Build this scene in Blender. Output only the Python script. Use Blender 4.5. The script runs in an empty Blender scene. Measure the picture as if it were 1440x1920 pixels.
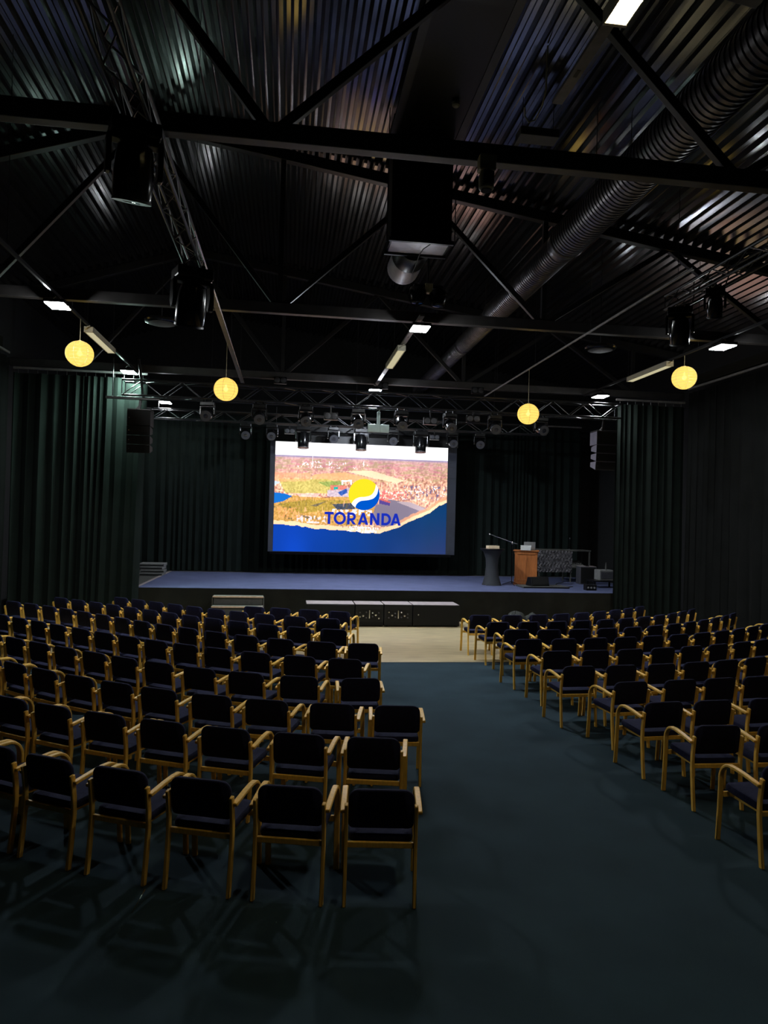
import bpy, bmesh, math, random
import numpy as np
from mathutils import Vector, Matrix

random.seed(7)
PI = math.pi
scene = bpy.context.scene
COL = scene.collection

# ------------------------------------------------------------------ camera
CAM_H = 2.65
YAW, PITCH, ROLL = math.radians(7.683), math.radians(0.590), math.radians(1.5)
fwd = Vector((math.sin(YAW) * math.cos(PITCH), math.cos(YAW) * math.cos(PITCH), math.sin(PITCH)))
rgt = Vector((math.cos(YAW), -math.sin(YAW), 0.0))
upv = rgt.cross(fwd)
cx = rgt * math.cos(ROLL) + upv * math.sin(ROLL)
cy = upv * math.cos(ROLL) - rgt * math.sin(ROLL)
cam_data = bpy.data.cameras.new("camera")
cam_data.sensor_fit = 'HORIZONTAL'
cam_data.sensor_width = 36.0
cam_data.lens = 36.0 * 1332.0 / 1440.0
cam_data.clip_start = 0.05
cam_data.clip_end = 200
cam = bpy.data.objects.new("camera", cam_data)
COL.objects.link(cam)
rot = Matrix((cx, cy, -fwd)).transposed().to_4x4()
cam.matrix_world = Matrix.Translation((0, 0, CAM_H)) @ rot
scene.camera = cam

# ------------------------------------------------------------------ world, exposure, light levels
world = bpy.data.worlds.new("world")
scene.world = world
world.use_nodes = True
world.node_tree.nodes["Background"].inputs[0].default_value = (0.6, 0.7, 0.8, 1)
world.node_tree.nodes["Background"].inputs[1].default_value = 0.0
scene.view_settings.view_transform = 'Standard'
scene.view_settings.look = 'None'
scene.view_settings.exposure = 0.0
scene.view_settings.gamma = 1.0
scene.view_settings.use_curve_mapping = False

SCREEN_LIGHT = 1.85      # video wall
FLOOD_LIGHT = 500.0      # small LED floods on the light rails
TEAL_FLOOD = 330.0
TUBE_LIGHT = 150.0        # fluorescent fitting that is fully on
DIM_TUBE = 0.55          # dimmed fittings over the floor
PAPER_LIGHT = 1.3       # paper lanterns
BULB_LIGHT = 12.0

# ------------------------------------------------------------------ materials
def mat(name, col, rough=0.6, metal=0.0, spec=0.5, var=0.15, scale=8.0, bump=0.0, bscale=60.0, stretch=(1, 1, 1), coat=0.0):
    m = bpy.data.materials.new(name)
    m.use_nodes = True
    nt = m.node_tree
    b = nt.nodes["Principled BSDF"]
    b.inputs["Roughness"].default_value = rough
    b.inputs["Metallic"].default_value = metal
    b.inputs["Specular IOR Level"].default_value = spec
    if coat:
        b.inputs["Coat Weight"].default_value = coat
    tc = nt.nodes.new("ShaderNodeTexCoord")
    mp = nt.nodes.new("ShaderNodeMapping")
    mp.inputs["Scale"].default_value = stretch
    nt.links.new(tc.outputs["Object"], mp.inputs["Vector"])
    n = nt.nodes.new("ShaderNodeTexNoise")
    n.inputs["Scale"].default_value = scale
    n.inputs["Detail"].default_value = 4
    nt.links.new(mp.outputs[0], n.inputs["Vector"])
    r = nt.nodes.new("ShaderNodeValToRGB")
    lo = [c * (1 - var) for c in col]
    hi = [min(1, c * (1 + var)) for c in col]
    r.color_ramp.elements[0].position = 0.3
    r.color_ramp.elements[1].position = 0.7
    r.color_ramp.elements[0].color = (*lo, 1)
    r.color_ramp.elements[1].color = (*hi, 1)
    nt.links.new(n.outputs["Fac"], r.inputs[0])
    nt.links.new(r.outputs[0], b.inputs["Base Color"])
    if bump:
        n2 = nt.nodes.new("ShaderNodeTexNoise")
        n2.inputs["Scale"].default_value = bscale
        n2.inputs["Detail"].default_value = 3
        nt.links.new(mp.outputs[0], n2.inputs["Vector"])
        bp = nt.nodes.new("ShaderNodeBump")
        bp.inputs["Strength"].default_value = bump
        bp.inputs["Distance"].default_value = 0.01
        nt.links.new(n2.outputs["Fac"], bp.inputs["Height"])
        nt.links.new(bp.outputs[0], b.inputs["Normal"])
    return m

def glow(name, col, strength):
    m = bpy.data.materials.new(name)
    m.use_nodes = True
    nt = m.node_tree
    nt.nodes.clear()
    e = nt.nodes.new("ShaderNodeEmission")
    e.inputs[0].default_value = (*col, 1)
    e.inputs[1].default_value = strength
    o = nt.nodes.new("ShaderNodeOutputMaterial")
    nt.links.new(e.outputs[0], o.inputs[0])
    return m

MAT = {}
MAT['deck'] = mat("black_painted_deck", (0.010, 0.0095, 0.010), rough=0.15, spec=0.5, var=0.3, scale=3, stretch=(6, 0.3, 1))
MAT['deck'].node_tree.nodes['Principled BSDF'].inputs['IOR'].default_value = 2.8
MAT['steel'] = mat("black_painted_steel", (0.016, 0.0155, 0.016), rough=0.38, var=0.25, scale=6)
MAT['tie'] = mat("lit_dark_tie_beam", (0.048, 0.044, 0.043), rough=0.4, var=0.2, scale=6)  # lighter than the other roof steel: lamp light from below put into the colour
MAT['rail'] = mat("grey_steel_rail", (0.20, 0.19, 0.19), rough=0.4, var=0.2, scale=10)
MAT['truss'] = mat("black_truss_tube", (0.045, 0.046, 0.048), rough=0.3, metal=0.5, var=0.2)
MAT['duct'] = mat("dark_galvanised_duct", (0.14, 0.13, 0.14), rough=0.34, metal=0.85, var=0.2, scale=5)
MAT['sheet'] = mat("galvanised_sheet", (0.55, 0.52, 0.58), rough=0.45, metal=0.3, var=0.12, scale=7)
MAT['wall'] = mat("black_wall_paint", (0.008, 0.008, 0.008), rough=0.8, var=0.3)
MAT['carpet'] = mat("blue_green_carpet", (0.0175, 0.036, 0.049), rough=0.95, spec=0.15, var=0.14, scale=1.6, bump=0.5, bscale=420)
MAT['stagecarpet'] = mat("blue_stage_carpet", (0.075, 0.088, 0.17), rough=0.9, spec=0.2, var=0.12, scale=2.0, bump=0.4, bscale=300)
MAT['floorwood'] = mat("pale_laminate", (0.36, 0.29, 0.165), rough=0.45, spec=0.3, var=0.3, scale=3.0, stretch=(0.45, 6.0, 1))
MAT['beech'] = mat("lacquered_beech", (0.76, 0.45, 0.085), rough=0.45, spec=0.2, var=0.14, scale=9, stretch=(5, 5, 1.2))
MAT['navy'] = mat("navy_wool_upholstery", (0.013, 0.0145, 0.042), rough=0.95, spec=0.15, var=0.25, scale=40, bump=0.35, bscale=500)
MAT['drape'] = mat("dark_green_black_molton", (0.0085, 0.0125, 0.0108), rough=0.95, spec=0.1, var=0.15, scale=3)
MAT['drape2'] = mat("black_molton", (0.0055, 0.006, 0.0058), rough=0.95, spec=0.1, var=0.2, scale=3)
MAT['skirt'] = mat("black_skirt_cloth", (0.012, 0.0115, 0.0085), rough=0.9, spec=0.15, var=0.2, scale=4)
MAT['black'] = mat("black_plastic", (0.005, 0.005, 0.0055), rough=0.35, spec=0.3, var=0.2)
MAT['blackgloss'] = mat("glossy_black_plastic", (0.005, 0.005, 0.0055), rough=0.18, spec=0.4, var=0.2)
MAT['charcoal'] = mat("charcoal_plastic", (0.05, 0.05, 0.058), rough=0.45, var=0.15)
MAT['speaker'] = mat("speaker_paint", (0.008, 0.008, 0.008), rough=0.5, spec=0.3, var=0.2, bump=0.3, bscale=200)
MAT['speakerside'] = mat("grey_speaker_side", (0.16, 0.15, 0.19), rough=0.5, var=0.1)
MAT['grille'] = mat("speaker_grille", (0.0045, 0.0045, 0.004), rough=0.6, spec=0.25, var=0.5, scale=220)
MAT['greytop'] = mat("lit_grey_top", (0.28, 0.235, 0.235), rough=0.6, var=0.12)  # speaker tops paler than their cabinets, flood light painted into the grey
MAT['chrome'] = mat("bright_metal", (0.6, 0.6, 0.6), rough=0.25, metal=1.0, var=0.05)
MAT['amber'] = mat("amber_blinder_lens", (0.80, 0.70, 0.40), rough=0.3, var=0.15, scale=30)
MAT['cream'] = mat("cream_plastic", (0.42, 0.36, 0.20), rough=0.5, var=0.08)
MAT['whitemetal'] = mat("white_lamp_housing", (0.62, 0.58, 0.44), rough=0.4, var=0.06)
MAT['lectern'] = mat("red_brown_lectern_wood", (0.34, 0.11, 0.03), rough=0.35, var=0.25, scale=6, stretch=(6, 6, 0.8))
MAT['lecterndark'] = mat("dark_lectern_panel", (0.10, 0.035, 0.014), rough=0.4, var=0.25, scale=6, stretch=(6, 6, 0.8))
MAT['spandex'] = mat("charcoal_spandex", (0.014, 0.016, 0.020), rough=0.8, var=0.1)
MAT['paper'] = mat("paper", (0.62, 0.50, 0.34), rough=0.7, var=0.1)
MAT['whitepaper'] = mat("white_paper_sheets", (0.62, 0.62, 0.60), rough=0.7, var=0.2, scale=40, stretch=(0.1, 0.1, 5))
MAT['laptop'] = mat("grey_laptop_lid", (0.22, 0.22, 0.22), rough=0.4, metal=0.3, var=0.05)
MAT['crumple'] = mat("crumpled_black_cloth", (0.060, 0.056, 0.062), rough=0.6, var=0.7, scale=9, bump=1.0, bscale=14)
MAT['greyboard'] = mat("grey_platform_board", (0.16, 0.16, 0.155), rough=0.7, var=0.15)
MAT['darkgrey'] = mat("dark_grey_paint", (0.055, 0.055, 0.05), rough=0.6, var=0.2)
MAT['olive'] = mat("olive_grey_jacket", (0.024, 0.026, 0.022), rough=0.9, var=0.25, scale=12, bump=0.6, bscale=25)
MAT['treadedge'] = mat("wooden_tread_nosing", (0.52, 0.36, 0.25), rough=0.5, var=0.15, scale=12)
MAT['tread'] = mat("grey_green_tread", (0.12, 0.125, 0.10), rough=0.8, var=0.12)
MAT['teallitmetal'] = mat("teal_lit_metal_bracket", (0.50, 0.62, 0.57), rough=0.45, metal=0.2, var=0.08)  # green tint stands in for teal flood light falling on the bracket
MAT['ledframe'] = mat("unlit_led_panel", (0.026, 0.030, 0.044), rough=0.5, var=0.15, scale=4)
MAT['cable'] = mat("black_cable_rubber", (0.010, 0.010, 0.010), rough=0.6, var=0.1)
MAT['lens'] = mat("smoked_glass_lens", (0.02, 0.022, 0.03), rough=0.06, spec=0.9, var=0.1)
MAT['flood'] = glow("flood_lens", (0.93, 0.98, 1.0), FLOOD_LIGHT)
MAT['floodteal'] = glow("teal_flood_lens", (0.70, 1.0, 0.89), TEAL_FLOOD * 1.3)
MAT['floodcool'] = glow("cool_flood_lens", (0.80, 0.88, 1.0), TEAL_FLOOD * 3.6)
MAT['floodlow'] = glow("low_flood_lens", (0.93, 0.98, 1.0), FLOOD_LIGHT * 0.3)
MAT['tube'] = glow("fluorescent_tube", (1.0, 0.87, 0.60), TUBE_LIGHT)
MAT['tubedim'] = glow("dimmed_diffuser", (1.0, 0.90, 0.56), DIM_TUBE)
MAT['bulb'] = glow("warm_bulb", (1.0, 0.72, 0.22), BULB_LIGHT)
MAT['logo_yellow'] = glow("logo_yellow", (0.93, 0.80, 0.02), SCREEN_LIGHT * 0.58)
MAT['logo_blue'] = glow("logo_blue", (0.0, 0.115, 0.72), SCREEN_LIGHT * 0.48)
MAT['logo_navy'] = glow("logo_lettering_blue", (0.012, 0.035, 0.56), SCREEN_LIGHT * 0.48)
MAT['logo_white'] = glow("logo_white", (1, 1, 1), SCREEN_LIGHT * 0.65)

def paper_lantern_mat():
    m = bpy.data.materials.new("lit_rice_paper")
    m.use_nodes = True
    nt = m.node_tree
    nt.nodes.clear()
    e = nt.nodes.new("ShaderNodeEmission")
    w = nt.nodes.new("ShaderNodeTexNoise")
    w.inputs["Scale"].default_value = 14
    tc = nt.nodes.new("ShaderNodeTexCoord")
    nt.links.new(tc.outputs["Object"], w.inputs["Vector"])
    r = nt.nodes.new("ShaderNodeValToRGB")
    r.color_ramp.elements[0].color = (1.0, 0.60, 0.11, 1)
    r.color_ramp.elements[1].color = (1.0, 0.70, 0.17, 1)
    nt.links.new(w.outputs["Fac"], r.inputs[0])
    nt.links.new(r.outputs[0], e.inputs[0])
    e.inputs[1].default_value = PAPER_LIGHT
    t = nt.nodes.new("ShaderNodeBsdfTransparent")
    mx = nt.nodes.new("ShaderNodeMixShader")
    mx.inputs[0].default_value = 0.055
    o = nt.nodes.new("ShaderNodeOutputMaterial")
    nt.links.new(e.outputs[0], mx.inputs[1])
    nt.links.new(t.outputs[0], mx.inputs[2])
    nt.links.new(mx.outputs[0], o.inputs[0])
    return m
MAT['lantern'] = paper_lantern_mat()

# ------------------------------------------------------------------ mesh helpers
class MB:
    def __init__(s):
        s.v = []
        s.f = []
    def add(s, vs, fs):
        k = len(s.v)
        s.v += [tuple(v) for v in vs]
        s.f += [tuple(i + k for i in f) for f in fs]
        return s
    def box(s, x0, x1, y0, y1, z0, z1):
        vs = [(x0, y0, z0), (x1, y0, z0), (x1, y1, z0), (x0, y1, z0), (x0, y0, z1), (x1, y0, z1), (x1, y1, z1), (x0, y1, z1)]
        return s.add(vs, [(0, 3, 2, 1), (4, 5, 6, 7), (0, 1, 5, 4), (1, 2, 6, 5), (2, 3, 7, 6), (3, 0, 4, 7)])
    def frame(s, p0, p1, up=(0, 0, 1)):
        p0, p1 = Vector(p0), Vector(p1)
        d = (p1 - p0).normalized()
        u = Vector(up)
        if abs(d.dot(u)) > 0.98:
            u = Vector((0, 1, 0))
        a = d.cross(u).normalized()
        b = a.cross(d).normalized()
        return p0, p1, d, a, b
    def beam(s, p0, p1, w, h, up=(0, 0, 1)):
        p0, p1, d, a, b = s.frame(p0, p1, up)
        vs = []
        for p in (p0, p1):
            for i, j in ((-1, -1), (1, -1), (1, 1), (-1, 1)):
                vs.append(p + a * (i * w / 2) + b * (j * h / 2))
        return s.add(vs, [(3, 2, 1, 0), (4, 5, 6, 7), (0, 1, 5, 4), (1, 2, 6, 5), (2, 3, 7, 6), (3, 0, 4, 7)])
    def tube(s, p0, p1, r, n=10, r1=None, cap=True):
        p0, p1, d, a, b = s.frame(p0, p1)
        r1 = r if r1 is None else r1
        vs = []
        for p, q in ((p0, r), (p1, r1)):
            for i in range(n):
                t = 2 * PI * i / n
                vs.append(p + a * (q * math.cos(t)) + b * (q * math.sin(t)))
        fs = [(i, (i + 1) % n, n + (i + 1) % n, n + i) for i in range(n)]
        if cap:
            fs += [tuple(range(n - 1, -1, -1)), tuple(range(n, 2 * n))]
        return s.add(vs, fs)
    def path(s, pts, r, n=8):
        pts = [Vector(p) for p in pts]
        vs, m = [], len(pts)
        ref = Vector((0.13, 0.31, 0.94))
        for k, p in enumerate(pts):
            d = (pts[min(k + 1, m - 1)] - pts[max(k - 1, 0)]).normalized()
            a = d.cross(ref).normalized()
            b = a.cross(d)
            for i in range(n):
                t = 2 * PI * i / n
                vs.append(p + a * (r * math.cos(t)) + b * (r * math.sin(t)))
        fs = []
        for k in range(m - 1):
            for i in range(n):
                fs.append((k * n + i, k * n + (i + 1) % n, (k + 1) * n + (i + 1) % n, (k + 1) * n + i))
        fs += [tuple(range(n - 1, -1, -1)), tuple(range((m - 1) * n, m * n))]
        return s.add(vs, fs)
    def lathe(s, prof, n=20, loc=(0, 0, 0), axis='Z'):
        vs, fs = [], []
        for r, z in prof:
            for i in range(n):
                t = 2 * PI * i / n
                x, y = r * math.cos(t), r * math.sin(t)
                q = {'Z': (x, y, z), 'Y': (x, z, y), 'X': (z, x, y)}[axis]
                vs.append((q[0] + loc[0], q[1] + loc[1], q[2] + loc[2]))
        for k in range(len(prof) - 1):
            for i in range(n):
                fs.append((k * n + i, k * n + (i + 1) % n, (k + 1) * n + (i + 1) % n, (k + 1) * n + i))
        fs += [tuple(range(n - 1, -1, -1)), tuple(range((len(prof) - 1) * n, len(prof) * n))]
        return s.add(vs, fs)
    def ribbon(s, yz, x, w, t):
        """flat bent strip in a plane of constant x; yz centre line, w across x, t thick"""
        m = len(yz)
        vs = []
        for k, (y, z) in enumerate(yz):
            y0, z0 = yz[max(k - 1, 0)]
            y1, z1 = yz[min(k + 1, m - 1)]
            d = Vector((y1 - y0, z1 - z0)).normalized()
            nrm = (-d.y, d.x)
            for i, j in ((-1, -1), (1, -1), (1, 1), (-1, 1)):
                vs.append((x + i * w / 2, y + nrm[0] * j * t / 2, z + nrm[1] * j * t / 2))
        fs = []
        for k in range(m - 1):
            for i in range(4):
                fs.append((k * 4 + i, k * 4 + (i + 1) % 4, k * 4 + 4 + (i + 1) % 4, k * 4 + 4 + i))
        fs += [(3, 2, 1, 0), tuple(range((m - 1) * 4, m * 4))]
        return s.add(vs, fs)
    def prism(s, pts, d, fn):
        """polygon pts (a, b) through fn(a, b, depth), extruded by depth d"""
        n = len(pts)
        vs = [fn(a, b, 0) for a, b in pts] + [fn(a, b, d) for a, b in pts]
        fs = [tuple(range(n - 1, -1, -1)), tuple(range(n, 2 * n))]
        fs += [(i, (i + 1) % n, n + (i + 1) % n, n + i) for i in range(n)]
        return s.add(vs, fs)
    def mesh(s, name, m, smooth=False, bevel=0.0, seg=2):
        me = bpy.data.meshes.new(name)
        me.from_pydata(s.v, [], s.f)
        bm = bmesh.new()
        bm.from_mesh(me)
        bmesh.ops.recalc_face_normals(bm, faces=bm.faces)
        if bevel:
            es = [e for e in bm.edges if len(e.link_faces) == 2 and e.calc_face_angle(0) > 0.6]
            bmesh.ops.bevel(bm, geom=es, offset=bevel, segments=seg, affect='EDGES', profile=0.5)
        bm.to_mesh(me)
        bm.free()
        if smooth:
            for p in me.polygons:
                p.use_smooth = True
            try:
                me.set_sharp_from_angle(angle=math.radians(40))
            except Exception:
                pass
        me.materials.append(MAT[m])
        return me
    def build(s, name, m, parent=None, smooth=False, bevel=0.0, seg=2, world=False):
        o = bpy.data.objects.new(name, s.mesh(name, m, smooth, bevel, seg))
        COL.objects.link(o)
        if parent is not None:
            attach(o, parent, world)
        return o

def attach(o, parent, world=False):
    o.parent = parent
    if world:
        o.matrix_parent_inverse = Matrix.Translation(-world_loc(parent))

def world_loc(p):
    v = Vector(p.location)
    while p.parent is not None:
        v = v + p.matrix_parent_inverse.translation
        p = p.parent
        v = v + Vector(p.location)
    return v

def tag(o, label=None, cat=None, group=None, kind=None):
    if label:
        o['label'] = label
    if cat:
        o['category'] = cat
    if group:
        o['group'] = group
    if kind:
        o['kind'] = kind
    return o

def thing(name, label, cat, loc=(0, 0, 0), rz=0.0, group=None, kind=None):
    o = bpy.data.objects.new(name, None)
    o.empty_display_size = 0.1
    COL.objects.link(o)
    o.location = loc
    o.rotation_euler = (0, 0, rz)
    return tag(o, label, cat, group, kind)

def copy_tree(o, parent=None):
    c = o.copy()
    COL.objects.link(c)
    if parent is not None:
        c.parent = parent
    for ch in o.children:
        copy_tree(ch, c)
    return c

UNIT = {}
def strut(name, p0, p1, r, m, parent, n=8):
    """round bar between two world points, sharing one unit cylinder"""
    key = (m, n)
    if key not in UNIT:
        UNIT[key] = MB().tube((0, 0, 0), (0, 0, 1), 1.0, n).mesh("bar", m, smooth=True)
    o = bpy.data.objects.new(name, UNIT[key])
    COL.objects.link(o)
    p0, p1 = Vector(p0), Vector(p1)
    d = p1 - p0
    q = Vector((0, 0, 1)).rotation_difference(d.normalized())
    attach(o, parent, True)
    o.matrix_parent_inverse = Matrix.Translation(-world_loc(parent))
    o.location = p0
    o.rotation_mode = 'QUATERNION'
    o.rotation_quaternion = q
    o.scale = (r, r, d.length)
    return o

# ------------------------------------------------------------------ the hall
X0, X1, Y0, Y1 = -7.1, 11.2, -7.0, 25.4
STAGE_Y, STAGE_Z = 18.4, 0.80
CARPET_END = 13.06
RIDGE_X = -2.7
def chord_z(x):
    return 9.05 - 0.145 * x if x >= RIDGE_X else (9.05 - 0.145 * RIDGE_X) - 0.33 * (RIDGE_X - x)
def deck_z(x):
    return chord_z(x) + 0.21

fl = MB().box(X0, X1, Y0, CARPET_END, -0.12, 0.0).build("floor", 'carpet')
tag(fl, "dark blue green carpet covering the hall floor", "floor", kind='structure')
df = MB().box(X0, X1, CARPET_END, Y1, -0.12, -0.004).build("floor_boards", 'floorwood')
tag(df, "pale wooden dance floor in front of the stage", "floor", kind='structure')
ts = MB().box(X0, X1, CARPET_END - 0.012, CARPET_END + 0.02, -0.004, 0.004).build("trim_1", 'darkgrey')
tag(ts, "thin strip between the carpet and the wooden floor", "trim", kind='structure')
sm = MB().beam((-0.952, 4.90, 0.0015), (-0.925, 5.20, 0.0015), 0.006, 0.003).build("trim_2", 'chrome')
tag(sm, "short pale seam strip in the carpet behind the chairs", "trim", kind='structure')

for nm, a in (("wall_left", (X0 - 0.2, X0, Y0, Y1, 0, 8.3)), ("wall_right", (X1, X1 + 0.2, Y0, Y1, 0, 8.0)),
              ("wall_back", (X0 - 0.2, X1 + 0.2, Y1, Y1 + 0.2, 0, 9.9)), ("wall_front", (X0 - 0.2, X1 + 0.2, Y0 - 0.2, Y0, 0, 9.9))):
    w = MB().box(*a).build(nm, 'wall')
    tag(w, {"wall_left": "black side wall behind the left drapes", "wall_right": "black side wall behind the right drapes",
            "wall_back": "black wall behind the stage backdrop", "wall_front": "black wall behind the seating"}[nm], "wall", kind='structure')

# corrugated deck: trapezoid ribs running towards the stage
m = MB()
prof = []
x = X0 - 0.2
P = 0.20
while x < X1 + 0.2:
    for dx, dz in ((0.0, 0.0), (0.055, 0.0), (0.1, 0.065), (0.155, 0.065)):
        xx = x + dx
        prof.append((xx, deck_z(xx) + dz))
    x += P
vs, fs = [], []
for (xx, zz) in prof:
    vs += [(xx, Y0, zz), (xx, Y1 + 0.1, zz)]
for i in range(len(prof) - 1):
    fs.append((2 * i, 2 * i + 1, 2 * i + 3, 2 * i + 2))
n0 = len(vs)
m.add(vs, fs)
m.add([(X0 - 0.2, Y0, deck_z(X0) + 0.2), (X0 - 0.2, Y1, deck_z(X0) + 0.2), (RIDGE_X, Y1, deck_z(RIDGE_X) + 0.25), (RIDGE_X, Y0, deck_z(RIDGE_X) + 0.25),
       (X1 + 0.2, Y1, deck_z(X1) + 0.2), (X1 + 0.2, Y0, deck_z(X1) + 0.2)], [(0, 1, 2, 3), (3, 2, 4, 5)])
ce = m.build("ceiling", 'deck')
tag(ce, "black corrugated metal roof deck with ribs running to the stage", "ceiling", kind='structure')

# ------------------------------------------------------------------ roof trusses
NODES_B = [-5.3, -0.25, 4.7, 9.65]
NODES_T = [-2.7, 2.28, 7.2]
def roof_truss(y, label):
    t = thing("roof_truss", label, "roof truss", (0, y, 6.3), group="steel roof trusses")
    MB().box(X0, X1, y - 0.07, y + 0.07, 6.31, 6.50).build("tie_beam", 'tie', t, bevel=0.012, world=True)
    for a, b in ((RIDGE_X, X1), (X0, RIDGE_X)):
        MB().beam((a, y, chord_z(a) + 0.1), (b, y, chord_z(b) + 0.1), 0.15, 0.2).build("top_chord", 'steel', t, bevel=0.012, world=True)
    seq = [(-7.0, 1)] + [(xb, 0) for xb in NODES_B]
    for xb in NODES_B:
        for xt in NODES_T:
            if abs(xb - xt) < 3.0:
                MB().beam((xb + (0.06 if xt > xb else -0.06), y, 6.46), (xt, y, chord_z(xt) + 0.05), 0.09, 0.10).build("brace", 'steel', t, bevel=0.01, world=True)
        if y < 10:
            continue
        MB().box(xb - 0.045, xb + 0.045, y - 0.045, y + 0.045, 6.49, chord_z(xb) + 0.03).build("post", 'steel', t, world=True)
    return t
roof_truss(7.05, "black steel roof truss nearest the camera")
roof_truss(12.95, "black steel roof truss in the middle of the hall")
roof_truss(19.15, "black steel roof truss just above the stage front")

# ------------------------------------------------------------------ ducts and boxes on the ceiling
def ring_duct(name, label):
    t = thing(name, label, "duct", (4.5, 4.0, 7.35))
    segs = [(4.0, 11.35, 0.29), (11.35, 15.6, 0.25), (15.6, 18.4, 0.215), (18.4, 25.3, 0.20)]
    for k, (a, b, r) in enumerate(segs):
        prof, y = [], a + 0.16
        while y < b - 0.16:
            prof += [(r, y), (r, y + 0.045), (r + 0.012, y + 0.058), (r + 0.012, y + 0.072), (r, y + 0.085)]
            y += 0.085
        cxk = 4.46 + 0.02 * k
        MB().lathe(prof, 28, (cxk, 0, 7.35), 'Y').build("duct_section", 'duct', t, smooth=True, world=True)
        q = segs[k + 1][2] if k + 1 < len(segs) else r
        MB().lathe([(r + 0.015, a - 0.02), (r + 0.02, a), (r + 0.02, a + 0.15), (r + 0.008, a + 0.17)], 28, (cxk, 0, 7.35), 'Y').build("collar", 'duct', t, smooth=True, world=True)
        MB().lathe([(r + 0.01, b - 0.17), (r + 0.02, b - 0.15), (q + 0.02, b)], 28, (cxk, 0, 7.35), 'Y').build("reducer", 'duct', t, smooth=True, world=True)
    for y in (5.6, 9.6, 14.5, 17.2, 22.0):
        strut("hanger_rod", (4.22, y, 7.4), (4.22, y, deck_z(4.22)), 0.006, 'steel', t)
        strut("hanger_rod", (4.74, y, 7.4), (4.74, y, deck_z(4.74)), 0.006, 'steel', t)
    return t
ring_duct("spiral_duct", "long ribbed round air duct running to the stage on the right")

t = thing("air_handling_box", "black boxy air unit hanging in the middle of the ceiling", "air unit", (1.94, 11.1, 6.98))
MB().box(1.46, 2.42, 10.85, 11.42, 7.0, deck_z(1.94) - 0.03).build("casing", 'black', t, bevel=0.01, world=True)
for a, b, c in (((1.49, 10.88), (2.39, 10.88), 0), ((2.39, 10.88), (2.39, 11.39), 1), ((2.39, 11.39), (1.49, 11.39), 0), ((1.49, 11.39), (1.49, 10.88), 1)):
    mid = (1.94, 11.135)
    MB().add([(a[0], a[1], 6.995), (b[0], b[1], 6.995), (mid[0], mid[1], 6.965), (a[0], a[1], 7.01), (b[0], b[1], 7.01), (mid[0], mid[1], 7.0)],
             [(0, 1, 2), (5, 4, 3), (0, 3, 4, 1), (1, 4, 5, 2), (2, 5, 3, 0)]).build("base_panel", 'sheet', t, world=True)
f = MB()
f.box(1.43, 2.45, 10.82, 10.87, 6.96, 7.02)
f.build("base_flange", 'steel', t, world=True)
MB().box(1.43, 2.45, 11.40, 11.45, 6.96, 7.02).build("base_flange", 'steel', t, world=True)
MB().lathe([(0.27, 11.45), (0.30, 11.55), (0.30, 11.95), (0.285, 12.0)], 28, (1.93, 0, 7.17), 'Y').build("round_outlet", 'black', t, smooth=True, world=True)
MB().lathe([(0.285, 11.98), (0.285, 12.62), (0.27, 12.64)], 28, (1.93, 0, 7.17), 'Y').build("outlet_sleeve", 'sheet', t, smooth=True, world=True)
strut("hanger_rod", (1.40, 10.9, 6.97), (1.40, 10.9, deck_z(1.4)), 0.008, 'steel', t)
strut("hanger_rod", (2.48, 10.9, 6.97), (2.48, 10.9, deck_z(2.48)), 0.008, 'steel', t)
MB().path([(2.1, 10.86, 6.97), (2.0, 11.0, 6.93), (1.97, 11.2, 6.9), (1.97, 11.5, 6.84), (1.98, 11.9, 6.85)], 0.008, 6).build("power_cable", 'cable', t, world=True)

t = thing("ceiling_duct", "flat rectangular duct under the roof leading to the air unit", "duct", (1.94, 7.0, 8.55))
MB().box(1.50, 2.42, 3.0, 10.84, 8.56, deck_z(1.94) - 0.14).build("casing", 'black', t, world=True)
for xx in (1.45, 2.46):
    MB().box(xx - 0.055, xx + 0.055, 3.0, 10.84, 8.545, 8.565).build("edge_flange", 'steel', t, world=True)

t = thing("cable_box", "small grey junction box hanging right of the air unit", "box", (3.43, 9.85, 8.2))
MB().box(3.14, 3.72, 9.74, 10.0, 8.2, 8.32).build("casing", 'darkgrey', t, bevel=0.01, world=True)
MB().box(3.16, 3.22, 10.0, 11.6, 8.22, 8.26).build("cable_tray", 'steel', t, world=True)
strut("hanger_rod", (3.2, 9.85, 8.3), (3.2, 9.85, deck_z(3.2)), 0.006, 'steel', t)
strut("hanger_rod", (3.66, 9.85, 8.3), (3.66, 9.85, deck_z(3.66)), 0.006, 'steel', t)
c = MB().path([(2.93, 8.95, 8.10), (2.95, 9.0, 8.02), (3.02, 9.05, 7.97), (3.10, 9.02, 7.99), (3.13, 8.85, 8.08), (3.14, 8.75, 8.22), (3.14, 8.72, deck_z(3.14) - 0.02)], 0.011, 8).build("cable_loop", 'cream', smooth=True)
tag(c, "pale cable loop dangling from the roof deck near the junction box", "cable")
t = thing("smoke_detector", "small pale round smoke detector under the flat roof duct", "smoke detector", (2.18, 9.72, 8.47))
MB().lathe([(0.02, 0.06), (0.05, 0.055), (0.055, 0.02), (0.035, 0.0)], 16).build("cap", 'cream', t, smooth=True)
MB().lathe([(0.055, 0.07), (0.06, 0.06), (0.06, 0.055)], 16).build("base", 'darkgrey', t, smooth=True)
strut("wire", (2.18, 9.72, 8.5), (2.18, 9.72, 8.56), 0.005, 'cable', t)

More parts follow.
